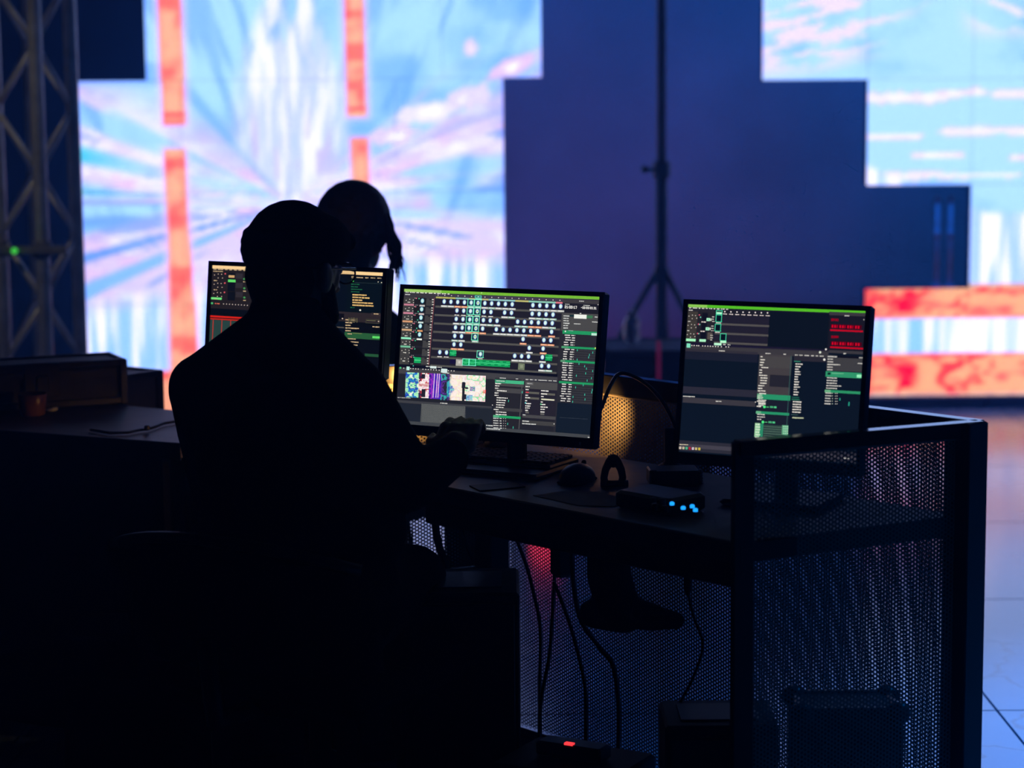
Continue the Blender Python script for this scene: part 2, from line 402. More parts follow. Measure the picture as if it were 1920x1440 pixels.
def paint_right(x, y):
    base = mix(np.broadcast_to(lin((176, 230, 252)), x.shape + (3,)), lin((142, 208, 250)), ss(.45, .75, fbm(x / 120, y / 90, 103)))
    a = -.22; u = x * math.cos(a) + y * math.sin(a); v = -x * math.sin(a) + y * math.cos(a)
    n = fbm(u / 90, v / 13, 107); top = ss(140, 90, y - .12 * (1640 - x)) * ss(1740, 1600, x + .9 * (y - 40))
    c = mix(base, lin((242, 228, 240)), ss(.46, .58, n) * top)
    a = .35; u = x * math.cos(a) + y * math.sin(a); v = -x * math.sin(a) + y * math.cos(a)
    c = mix(c, lin((238, 234, 246)), ss(.50, .62, fbm(u / 80, v / 16, 109)) * ss(1780, 1850, x) * ss(90, 40, y))
    for (x0, x1, yc, hh, s) in ((1630, 1770, 186, 11, 1), (1770, 1840, 178, 8, 2), (1860, 1990, 182, 9, 3), (1630, 1720, 258, 6, 4), (1770, 2100, 250, 9, 5), (1710, 1800, 294, 6, 6), (1626, 1740, 332, 9, 7), (1740, 1900, 331, 5, 8), (1900, 2000, 300, 6, 9)):
        d = np.maximum(np.abs(x - (x0 + x1) / 2) - (x1 - x0) / 2, 0) / 14 + np.abs(y - yc) / hh + (fbm(x / 22, y / 14, 120 + s) - .5) * 1.6
        c = mix(c, mix(np.broadcast_to(lin((238, 222, 242)), c.shape), lin((252, 250, 255)), ss(.6, .2, d)), ss(1.1, .7, d) * .95)
    # bright fall on the far right
    fm = ss(0, 16, y - 395 + (x < 1850) * (1850 - x) * .4) ; fs = fbm(x / 15, y / 300, 131, 3)
    c = mix(c, mix(np.broadcast_to(lin((176, 220, 250)), c.shape), lin((255, 255, 255)), ss(.42, .60, fs)), fm)
    # two red stone bands with a falls band between
    def band(c, ya, yb, s):
        m = ss(ya - 3, ya + 3, y) * ss(yb + 3, yb - 3, y)
        vv = (y - ya) / (yb - ya)
        n = fbm(x / 62 + .6 * vn(x / 40, y / 30, s + 9), vv * 2.1 + s, s, 3)
        k = .9 * ss(.06, .01, np.abs(n - .54)) + .9 * ss(.80, 1.0, np.abs(vv * 2 - 1)) * vn(x / 60, y * 0 + s, s + 4) + .9 * ss(26, 6, np.hypot((x - 1706) * .8, (vv - .52) * 46)) * ss(.2, .6, np.abs(np.sin((vv * 3.2)))) + .8 * ss(1648, 1628, x)
        col = mix(np.broadcast_to(lin((255, 184, 152)), c.shape), lin((255, 116, 116)), ss(.5, .75, fbm(x / 46, y / 12, s + 3)))
        col = mix(col, lin((255, 8, 70)), np.clip(k, 0, 1))
        return mix(c, col, m)
    f2 = fbm(x / 20, y / 400, 141, 3)
    c = mix(c, mix(np.broadcast_to(lin((150, 216, 252)), c.shape), lin((255, 255, 255)), ss(.42, .62, f2 + .10 * ss(1700, 1800, x))), ss(598, 604, y))
    c = band(c, 538, 600, 151); c = band(c, 668, 748, 157)
    return c
# wall units: linear map from wall position to picture units
_p = [aty(960, 0, LEDY), aty(960, 740, LEDY), aty(100, 400, LEDY), aty(1900, 400, LEDY)]
KX = 1800.0 / (_p[3].x - _p[2].x); X0 = 100 - KX * _p[2].x
KZ = 740.0 / (_p[1].z - _p[0].z); Z0 = 0 - KZ * _p[0].z
BOOST = np.array([1.0, 1.08, 2.1])
def led_wall(name, label, cells, painter):
    xs = [c[0] for c in cells] + [c[1] for c in cells]
    root = thing(name, label, 'led screen', ((min(xs) + max(xs)) / 2, LEDY, 0))
    N = 34
    for (xa, xb, za, zb) in cells:
        g = np.linspace(0, 1, N + 1); gx, gz = np.meshgrid(xa + .0008 + (xb - xa - .0016) * g, za + .0008 + (zb - za - .0016) * g)
        colr = painter(gx * KX + X0, gz * KZ + Z0)
        # bright saturated light: blue LEDs overdrive the sensor
        colr = np.clip(colr, 0, 4) * (1 + (BOOST - 1) * ss(.5, 1.0, colr))
        vs = np.stack([gx, np.full_like(gx, LEDY), gz], -1).reshape(-1, 3)
        idx = np.arange((N + 1) ** 2).reshape(N + 1, N + 1)
        fs = np.stack([idx[:-1, :-1], idx[:-1, 1:], idx[1:, 1:], idx[1:, :-1]], -1).reshape(-1, 4)
        me = bpy.data.meshes.new('led_face'); me.from_pydata(vs.tolist(), [], fs.tolist())
        at = me.color_attributes.new('picture', 'FLOAT_COLOR', 'POINT')
        at.data.foreach_set('color', np.concatenate([colr.reshape(-1, 3), np.ones((len(vs), 1))], 1).astype(np.float32).ravel())
        bb = MB(); bb.box(((xa + xb) / 2, LEDY + .042, (za + zb) / 2), (xb - xa - .001, .08, zb - za - .001))
        c = build(bb, 'cabinet', 'led_back', root, origin=((xa + xb) / 2, LEDY + .04, za))
        link('led_face', me, 'led_picture', c)
    return root
def wx(px, py=400): return aty(px, py, LEDY).x
def wz(py, px=960): return aty(px, py, LEDY).z
ZR = [wz(742, 1700), wz(541, 1700), wz(347, 1700), wz(149, 1600)]
st_ = ZR[2] - ZR[1]
cells = []
xr = [wx(1430, 80), wx(1626, 250), wx(1819, 440)]
xr += [xr[2] + st_ * i for i in (1, 2)]
for k in range(3):                       # upper rows step inwards
    z = ZR[3] + st_ * k
    for i in range(4): cells.append((xr[i], xr[i + 1], z, z + st_))
for i in range(1, 4): cells.append((xr[i], xr[i + 1], ZR[2], ZR[3]))
for i in range(2, 4): cells.append((xr[i], xr[i + 1], ZR[1], ZR[2]))
for i in range(1, 4): cells.append((xr[i], xr[i + 1], ZR[0], ZR[1]))
led_r = led_wall('led_wall', 'stepped LED screen showing pale blue sky above two red bands, beside the floor', cells, paint_right)
cells = []
xa, xb = wx(133, 150), wx(943, 150); ua, ub = wx(273, 100), wx(1015, 100)
zt = wz(149, 560); zb = wz(775, 560); hh = (zt - zb) / 3
for i in range(4):
    for k in range(3): cells.append((xa + (xb - xa) * i / 4, xa + (xb - xa) * (i + 1) / 4, zb + hh * k, zb + hh * (k + 1)))
    for k in range(3): cells.append((ua + (ub - ua) * i / 4, ua + (ub - ua) * (i + 1) / 4, zt + hh * k, zt + hh * (k + 1)))
led_l = led_wall('led_wall', 'stepped LED screen showing a white light burst between two red pillars, behind the operator', cells, paint_left)
# plinths the cabinets stand on
def plinth(x0, x1, top, label):
    b = MB(); b.box(((x0 + x1) / 2, LEDY + .06, top / 2), (x1 - x0, .22, top), bev=.006)
    root = thing('screen_plinth', label, 'plinth', ((x0 + x1) / 2, LEDY + .06, 0))
    build(b, 'deck', 'case_laminate', root)
    for x in np.arange(x0 + .1, x1, .5):
        f = MB(); f.tube([(x, LEDY - .052, 0), (x, LEDY - .052, top)], .006, 6); build(f, 'strut', 'case_trim', root)
plinth(xr[1], xr[4], ZR[0], 'low dark plinth under the screen with red bands')
plinth(xa, xb, zb, 'low dark plinth under the light burst screen')
for i, px in enumerate((1757, 1782)):
    x = aty(px, 450, 10.54).x; ztop = aty(px, 368, 10.54).z
    b = MB(); b.tube([(x, 10.54, ZR[1]), (x, 10.54, ztop)], .011, 8); b.box((x, 10.54, ZR[1] + .006), (.05, .05, .012)); b.tube([(x, 10.54, ztop * .8), (x, 10.54, ztop * .8 + .05)], .014, 8)
    tag(build(b, 'thin_pipe', 'pipe_violet_lit', origin=(x, 10.54, ZR[1])), ('first' if i == 0 else 'second') + ' thin violet-lit upright pipe from the tripod stand, standing on the red band screen', 'pipe', 'thin upright pipes')

# ------------------------------------------------------------------ light stand, road case, bottle, red tube in the gap
SX = aty(1240, 400, 9.0).x
root = thing('light_stand', 'tall dark tripod lighting stand in front of the blue backdrop', 'stand', (SX, 9.0, 0))
b = MB(); b.tube([(SX, 9, .42), (SX, 9, 1.25)], .026, 12); build(b, 'lower_pole', 'stand_steel', root)
b = MB(); b.tube([(SX, 9, 1.2), (SX, 9, 2.75)], .021, 12); build(b, 'upper_pole', 'stand_steel', root)
b = MB(); b.lathe((SX, 9, 1.2), [(.036, 0), (.038, .01), (.038, .06), (.03, .07)], 12); b.tube([(SX, 9, 1.235), (SX - .06, 8.98, 1.235)], .008, 8); b.ell((SX - .07, 8.98, 1.235), (.018, .018, .018)); build(b, 'collar', 'stand_steel', root)
b = MB(); b.lathe((SX, 9, .76), [(.036, 0), (.036, .06)], 12); build(b, 'leg_hub', 'stand_steel', root)
for k in range(3):
    a = math.radians(200 + 120 * k); e = (SX + .52 * math.cos(a), 9 + .52 * math.sin(a), .015)
    b = MB(); b.tube([(SX + .03 * math.cos(a), 9 + .03 * math.sin(a), .79), e], .014, 8); lg = build(b, 'leg', 'stand_steel', root)
    b = MB(); b.ell(e, (.022, .022, .015)); build(b, 'rubber_foot', 'rubber', lg)
    b = MB(); b.tube([(SX, 9, .46), (SX + .28 * math.cos(a), 9 + .28 * math.sin(a), .37)], .008, 6); build(b, 'brace', 'stand_steel', root)
b = MB(); b.tube([(SX - .5, 9, 2.75), (SX + .5, 9, 2.75)], .02, 10); build(b, 'crossbar', 'stand_steel', root)

def road_case(name, label, x0, x1, y0, y1, z0, z1, group=None, balls=True):
    root = thing(name, label, 'case', ((x0 + x1) / 2, (y0 + y1) / 2, z0), group)
    b = MB(); b.box(((x0 + x1) / 2, (y0 + y1) / 2, (z0 + z1) / 2), (x1 - x0 - .01, y1 - y0 - .01, z1 - z0 - .01)); build(b, 'body', 'case_laminate', root)
    t = .012
    for x in (x0, x1):
        for y in (y0, y1):
            b = MB(); b.box((x, y, (z0 + z1) / 2), (t * 1.6, t * 1.6, z1 - z0), bev=.004); build(b, 'edge_trim', 'case_trim', root)
    for z in (z0 + t, z1 - t * .8):
        b = MB()
        for y in (y0, y1): b.box(((x0 + x1) / 2, y, z), (x1 - x0, t * 1.2, t * 1.6), bev=.003)
        for x in (x0, x1): b.box((x, (y0 + y1) / 2, z), (t * 1.2, y1 - y0, t * 1.6), bev=.003)
        build(b, 'rim_trim', 'case_trim', root)
    zl = z0 + (z1 - z0) * .72
    b = MB(); b.box(((x0 + x1) / 2, y0 - .002, zl), (x1 - x0 - .04, .008, .02)); build(b, 'lid_seam', 'case_trim', root)
    for fx in (.25, .75):
        xx = x0 + (x1 - x0) * fx
        b = MB(); b.box((xx, y0 - .006, zl - .01), (.09, .012, .09), bev=.003); b.box((xx, y0 - .014, zl - .02), (.03, .01, .045), bev=.003); build(b, 'latch', 'case_trim', root)
    for x in (x0, x1) if balls else ():
        for y in (y0, y1):
            for z in (z0 + .015, z1 - .012):
                b = MB(); b.ell((x, y, z), (.024, .024, .022), n=10); build(b, 'ball_corner', 'case_trim', root)
    return root
zc = aty(1200, 657, 8.3).z
road_case('road_case', 'low dark road case by the foot of the tripod stand', aty(1135, 690, 8.3).x, aty(1330, 690, 8.3).x, 8.3, 8.75, 0, zc)
bx_ = aty(1185, 640, 8.45)
b = MB(); b.lathe((bx_.x, 8.45, zc + .012), [(.026, 0), (.033, .006), (.034, .05), (.030, .056), (.034, .062), (.033, .085), (.020, .108), (.013, .112)], 16)
root = thing('water_bottle', 'small clear water bottle standing on the low road case', 'bottle', (bx_.x, 8.45, zc + .012)); build(b, 'bottle_body', 'clear_plastic', root)
b = MB(); b.lathe((bx_.x, 8.45, zc + .12), [(.016, 0), (.017, .004), (.017, .02), (.014, .023)], 14); build(b, 'cap', 'white_scrap', root)
tx = aty(1235, 670, 8.25).x; tz = aty(1235, 640, 8.25).z
root = thing('light_tube', 'dim red light tube clipped upright to the front of the road case', 'light', (tx, 8.25, tz - .17))
b = MB(); b.tube([(tx, 8.25, tz - .17), (tx, 8.25, tz)], .008, 10); build(b, 'tube', 'red_tube', root)
for z_ in (.15, .07):
    b = MB(); b.box((tx, 8.272, tz - z_), (.024, .05, .012), bev=.002); build(b, 'clip', 'rubber', root)
def added_par_light(name, label, p, aim, m):
    root = thing(name, label, 'light', p); d = Vector(aim).normalized(); M3 = d.to_track_quat('Z', 'Y').to_matrix(); c = Vector(p) + Vector((0, 0, .11))
    b = MB(); b.lathe(c - d * .06, [(.05, 0), (.07, .02), (.075, .10)], 18, M=M3); build(b, 'can', 'stand_steel', root)
    b = MB(); b.lathe(c + d * .036, [(.066, 0), (.066, .006)], 18, M=M3); build(b, 'lens', m, root)
    s_ = d.cross(Z0v).normalized(); b = MB(); b.tube([c + s_ * .085, c + s_ * .085 - Z0v * .1, c - s_ * .085 - Z0v * .1, c - s_ * .085], .006, 6); build(b, 'yoke', 'stand_steel', root)
    return root
Z0v = Vector((0, 0, 1))
added_par_light('added_floor_light', 'red floor light added behind the desk for the pink glow through the perforated panel', (.12, 7.75, 0), (.0, -1, .12), 'added_red_lens')  # added for the pink glow in the panel holes; no such lamp seen
added_par_light('added_floor_light', 'violet floor light added behind the desk for the violet tint on the backdrop', (.55, 9.7, 0), (-.05, 1, .35), 'added_violet_lens')  # unseen fixture added to go with the violet spot
# ------------------------------------------------------------------ truss tower on the left
TC = Vector((aty(72, 400, 8.0).x, 8.0, 0)); TR, TA = .14, math.radians(17)
root = thing('truss_tower', 'square aluminium truss tower with diagonal braces beside the light burst screen', 'truss', TC)
ch = [TC + Vector((TR * math.cos(TA + k * math.pi / 2), TR * math.sin(TA + k * math.pi / 2), 0)) for k in range(4)]
for c in ch:
    b = MB(); b.tube([c + Vector((0, 0, .02)), c + Vector((0, 0, 4.2))], .025, 14); build(b, 'chord', 'grey_metal', root)
for k in range(4):
    a, c = ch[k], ch[(k + 1) % 4]
    for j in range(17):
        z = .10 + j * .235; p, q = (a, c) if (j + k) % 2 == 0 else (c, a)
        b = MB(); b.tube([p + Vector((0, 0, z)), q + Vector((0, 0, z + .235))], .010, 8); build(b, 'brace', 'grey_metal', root)
b = MB(); b.box(TC + Vector((0, 0, .01)), (.5, .5, .02), rz=TA); build(b, 'base_plate', 'stand_steel', root)
gz = aty(60, 470, 7.8).z
root = thing('clamp_bar', 'short black clamp bar across the truss tower with a green light', 'clamp', (TC.x, 7.83, gz))
b = MB(); b.box((TC.x + .01, 7.83, gz), (.26, .03, .03), bev=.004); build(b, 'bar', 'stand_steel', root)
for c in (ch[3], ch[2]):
    b = MB(); b.lathe((c.x, c.y, gz - .03), [(.034, 0), (.036, .01), (.036, .05), (.034, .06)], 12); build(b, 'collar', 'stand_steel', root)
gp = aty(27, 472, 7.8); b = MB(); b.ell((gp.x, 7.80, gz), (.012, .012, .012)); build(b, 'indicator', 'led_green', root)

# ------------------------------------------------------------------ cases and side table on the left
tl, tr_ = atz(0, 806, .74), atz(305, 828, .74)
dirt = (tr_ - tl).normalized(); nrm = Vector((-dirt.y, dirt.x, 0))
p0 = tl - dirt * .55; p1 = tr_ + dirt * .05
root = thing('side_table', 'dark side table with a cup on it, in front of the flight cases', 'table', (p0 + p1) / 2 * 1.0 - Vector((0, 0, .74)))
b = MB(); q = [p0, p1, p1 + nrm * .44, p1 + nrm * .44 - dirt * .3, p0 + nrm * .55]; b.prism(q, .705, .74); build(b, 'table_top', 'desk_laminate', root)
b = MB(); b.prism([p0 - nrm * .004, p1 - nrm * .004, p1, p0], .70, .7395); build(b, 'edge_strip', 'edge_band', root)
for c in (p0 + dirt * .06 + nrm * .06, p1 - dirt * .06 + nrm * .06, p1 - dirt * .08 + nrm * .36, p0 + dirt * .06 + nrm * .46):
    b = MB(); b.box((c.x, c.y, .353), (.05, .05, .705)); build(b, 'leg', 'black_steel', root)
b = MB(); m_ = (p0 + p1) / 2 + nrm * .05; b.box((m_.x, m_.y, .352), ((p1 - p0).length - .01, .015, .70), rz=math.atan2(dirt.y, dirt.x)); build(b, 'modesty_panel', 'matte_plastic', root)  # carried down to the floor, added to block screen light and darken the floor
def turned_case(name, label, corner, sx, sy, z0, z1, rz, balls=True):
    a = Matrix.Rotation(rz, 3, 'Z'); c = Vector(corner) - a @ Vector((sx / 2, -sy / 2, 0))
    r_ = road_case(name, label, c.x - sx / 2, c.x + sx / 2, c.y - sy / 2, c.y + sy / 2, z0, z1, balls=balls); r_.rotation_euler.z = rz; return r_
turned_case('flight_case', 'long flat black flight case lying on the side table', atz(230, 672, .862), .85, .16, .742, .862, math.radians(24), False)
turned_case('flight_case', 'upright dark flight case behind the side table, close to the red pillar', aty(298, 693, 5.75), .13, .40, 0, aty(298, 693, 5.75).z, math.radians(52), False)
c = atz(62, 779, .742)
root = thing('cup', 'brown tumbler standing on the side table', 'cup', c)
b = MB(); b.lathe(c, [(.026, .0), (.031, .004), (.036, .055), (.035, .056), (.030, .008)], 18); build(b, 'tumbler', 'amber_glass', root)
b = MB(); b.lathe(c + Vector((0, 0, .012)), [(.031, 0), (.034, .028)], 18); build(b, 'drink', 'rubber', root)
c = atz(96, 768, .744); b = MB(); b.ell(c, (.016, .012, .004), n=10); b.ell(c + Vector((.008, .004, .002)), (.010, .008, .004), n=8)
tag(build(b, 'paper_scrap', 'white_scrap', origin=c), 'crumpled white scrap of paper beside the brown tumbler', 'paper')
pts = [atz(x, y, .746) for x, y in ((170, 806), (205, 812), (240, 811), (262, 806), (275, 805), (292, 800), (306, 794), (330, 790))]
b = MB(); b.tube(pts, .0035, 6); tag(build(b, 'table_cable', 'rubber', origin=pts[0]), 'thin black cable lying along the front of the side table', 'cable')
c = atz(276, 807, .746); b = MB(); b.lathe(c, [(.006, 0), (.007, .002), (.007, .010), (.004, .013)], 10); tag(build(b, 'cable_plug', 'case_trim', origin=c), 'tiny shiny cable plug on the side table next to the jacket', 'plug')

# ------------------------------------------------------------------ corner console desk with perforated steel panels
RIM, TOP = .92, .74
def v3(p, z): return Vector((p[0], p[1], z))
C = np.array(atz(1838, 788, RIM))[:2]; N_ = np.array(atz(1382, 826, RIM))[:2]
uR = np.array([-.664, .748]); uL = np.array([-.935, -.355]); J = C + uR * 1.36; E_ = J + uL * .70
nR = np.array([-uR[1], uR[0]])          # towards the operator
A_ = np.array(atz(893, 923, TOP))[:2]; B_ = np.array(atz(1385, 1017, TOP))[:2]
desk = thing('console_desk', 'black steel corner console desk with perforated panels holding the three monitors', 'desk', v3((J + N_) / 2, 0))
def perf(p, q, z0, z1, name='perforated_panel', pitch=.0082, rad=.0027):
    p, q = np.array(p), np.array(q); L = np.linalg.norm(q - p); d = (q - p) / L; n = np.array([-d[1], d[0]])
    R = pitch / math.sqrt(3); cx = pitch * math.sqrt(3) / 2
    ni = int((L - .01) / cx); nj = int((z1 - z0 - .01) / pitch)
    I, Jj = np.meshgrid(np.arange(ni), np.arange(nj), indexing='ij')
    ux = ((L - (ni - 1) * cx) / 2 + I * cx).ravel(); uz = (z0 + ((z1 - z0) - (nj - .5) * pitch) / 2 + pitch * .25 + Jj * pitch + (I % 2) * pitch * .5).ravel()
    ang = np.arange(6) * math.pi / 3
    ox, oz = R * np.cos(ang), R * np.sin(ang); hx, hz = rad * np.cos(ang), rad * np.sin(ang)
    X = np.concatenate([ux[:, None] + ox, ux[:, None] + hx], 1); Z = np.concatenate([uz[:, None] + oz, uz[:, None] + hz], 1)
    V = np.stack([p[0] + d[0] * X, p[1] + d[1] * X, Z], -1).reshape(-1, 3)
    k = np.arange(len(ux)) * 12; F = []
    for i in range(6):
        j = (i + 1) % 6; F.append(np.stack([k + i, k + j, k + 6 + j, k + 6 + i], -1))
    F = np.concatenate(F, 0)
    me = bpy.data.meshes.new(name); me.vertices.add(len(V)); me.vertices.foreach_set('co', V.ravel())
    me.loops.add(F.size); me.loops.foreach_set('vertex_index', F.ravel().astype(np.int32))
    me.polygons.add(len(F)); me.polygons.foreach_set('loop_start', np.arange(0, F.size, 4, dtype=np.int32)); me.update(calc_edges=True); me.validate()
    o = link(name, me, 'panel_steel', desk)
    # plain margin of the sheet round the holes
    m = MB(); rz = math.atan2(d[1], d[0])
    for z in (z0 - .004, z1 + .002):
        c = (p + q) / 2; m.box((c[0], c[1], z), (L, .0015, .012), rz=rz)
    for s_ in (0, 1):
        c = p + d * (L * s_); m.box((c[0], c[1], (z0 + z1) / 2), (.010, .0015, z1 - z0), rz=rz)
    build(m, 'sheet_margin', 'panel_steel', o)
    return o
def bar(p, q, z0, z1, th, name, m='black_steel', off=0.0, par=None):
    p, q = np.array(p), np.array(q); d = q - p; L = np.linalg.norm(d); d = d / L; n = np.array([-d[1], d[0]]); c = (p + q) / 2 + n * off
    b = MB(); b.box((c[0], c[1], (z0 + z1) / 2), (L, th, z1 - z0), rz=math.atan2(d[1], d[0]), bev=.002); return build(b, name, m, par or desk)
for (p, q) in ((C, J), (J, E_), (N_, C)):
    side = p is N_
    perf(p, q, .06, RIM - (.030 if side else .045))
    bar(p, q, RIM - (.028 if side else .044), RIM, .030, 'top_rail', 'rail_paint')
    bar(p, q, .0, .05, .030, 'bottom_rail')
bar(C, J, RIM - .0445, RIM - .040, .036, 'rail_lip', 'panel_steel')
bar(J, E_, RIM - .0445, RIM - .040, .036, 'rail_lip', 'panel_steel')
rzR = math.atan2(uR[1], uR[0])
bar(J + nR * .03, E_ + np.array([.02, -.05]), .05, .44, .012, 'blocker_panel')  # solid plate added to block the lit holes low on the left wing
def post(c, s, name='post', rz=rzR, z1=RIM - .001, d=None):
    b = MB(); b.box((c[0], c[1], z1 / 2), (s, d or s, z1), rz=rz, bev=.003); return build(b, name, 'edge_band', desk)
post(C + nR * .022 + uR * .015, .058); post(J + nR * .03 - uR * .02, .058)
post(E_, .05, rz=math.atan2(uL[1], uL[0]))
dS = (C - N_) / np.linalg.norm(C - N_); post(N_ + dS * .012, .042, rz=math.atan2(dS[1], dS[0]), d=.014)
# desktop: right wing and left wing as two boards meeting at the inner corner
nL = np.array([-uL[1], uL[0]]); nL = nL if nL @ (A_ - J) > 0 else -nL
def isect(p, d, q, e):
    t = np.linalg.solve(np.array([d, -e]).T, q - p); return p + d * t[0]
fd = (A_ - B_) / np.linalg.norm(A_ - B_)
K = isect(B_, fd, J + nL * .45, uL)
rearR = lambda t: C + uR * t + nR * .012
b = MB(); b.prism([B_, rearR(0.03), rearR(1.345), K], TOP - .034, TOP); build(b, 'desktop', 'desk_laminate', desk)
b = MB(); Eo = E_ + nL * .45; b.prism([K + uL * .003, J + nL * .014 + uL * .02, E_ + nL * .012, Eo], TOP - .034, TOP); build(b, 'desktop', 'desk_laminate', desk)
bar(B_, K, TOP - .038, TOP - .0008, .006, 'edge_strip', 'edge_band', off=.003)
bar(K, Eo, TOP - .038, TOP - .0008, .006, 'edge_strip', 'edge_band', off=.003)
bar(B_ - np.array([0, 0]), rearR(.03), TOP - .038, TOP - .001, .005, 'edge_strip', 'edge_band')
bar(B_ + fd * .02 + np.array([.02, .022]), K - fd * .05 + np.array([.02, .022]), TOP - .09, TOP - .036, .02, 'under_beam', 'black_steel')

# ------------------------------------------------------------------ monitors
FONT = {'0': '757', '1': '2', ':': ''}
GL = {'0': ('111', '101', '101', '101', '111'), '1': ('010', '110', '010', '010', '111'), '2': ('111', '001', '111', '100', '111'), '3': ('111', '001', '111', '001', '111'),
      '7': ('111', '001', '001', '010', '010'), ':': ('0', '1', '0', '1', '0'), '-': ('000', '000', '111', '000', '000'), '.': ('0', '0', '0', '0', '1'),
      'N': ('1001', '1101', '1111', '1011', '1001'), 'D': ('1110', '1001', '1001', '1001', '1110'), 'I': ('1', '1', '1', '1', '1')}
class UI:
    """flat picture of a software window; rectangles in sketch units mapped through the quad of the sketch"""
    def __init__(s, quad, bg):
        src = np.array(quad, float); dst = np.array([(0, 0), (1, 0), (1, 1), (0, 1)], float); M = []
        for (x, y), (u, v) in zip(src, dst):
            M.append([x, y, 1, 0, 0, 0, -u * x, -u * y, -u]); M.append([0, 0, 0, x, y, 1, -v * x, -v * y, -v])
        s.H = np.linalg.svd(np.array(M))[2][-1].reshape(3, 3)
        s.W = np.linalg.norm(src[1] - src[0]); s.Hh = np.linalg.norm(src[3] - src[0]); s.q = [(0, 0, 1, 1, bg, 0)]
    def m(s, x, y):
        p = s.H @ np.array([x, y, 1.0]); return p[0] / p[2], p[1] / p[2]
    def r(s, x, y, w, h, c, l=1):
        u, v = s.m(x, y); u0, v0 = max(u, 0), max(v, 0); u1, v1 = min(u + w / s.W, 1), min(v + h / s.Hh, 1)
        if u1 > u0 and v1 > v0: s.q.append((u0, v0, u1, v1, c, l))
    def cc(s, x, y, w, h, c, l=3): s.r(x - w / 2, y - h / 2, w, h, c, l)
    def box(s, x, y, w, h, c, t=4, l=4):
        s.r(x, y, w, t, c, l); s.r(x, y + h - t, w, t, c, l); s.r(x, y, t, h, c, l); s.r(x + w - t, y, t, h, c, l)
    def text(s, x, y, w, h=9, c=(205, 210, 215), l=4, slope=.0465):
        """blurred unreadable words: broken bars"""
        u = x
        while u < x + w - 3:
            k = min(random.uniform(10, 26), x + w - u); s.r(u, y + (u - x) * slope, k, h * random.uniform(.75, 1), c, l); u += k + random.choice((1.5, 1.5, 4))
    def glyph(s, x, y, t, h, c, l=5, slope=.0465):
        p = h / 5.0
        for chh in t:
            g = GL[chh]; wd = len(g[0])
            for i, row in enumerate(g):
                for j, q in enumerate(row):
                    if q == '1': s.r(x + j * p * .8, y + i * p, p * .82, p * 1.02, c, l)
            x += (wd + 1) * p * .8; y += (wd + 1) * p * .8 * slope
    def dot(s, x, y, d, c, l=4, asp=1.0):
        u, v = s.m(x, y); n = 12 if d > 15 else 6
        s.q.append(([(u + d / 2 / s.W * math.cos(6.2832 * k / n), v - d / 2 * asp / s.Hh * math.sin(6.2832 * k / n)) for k in range(n)], c, l))

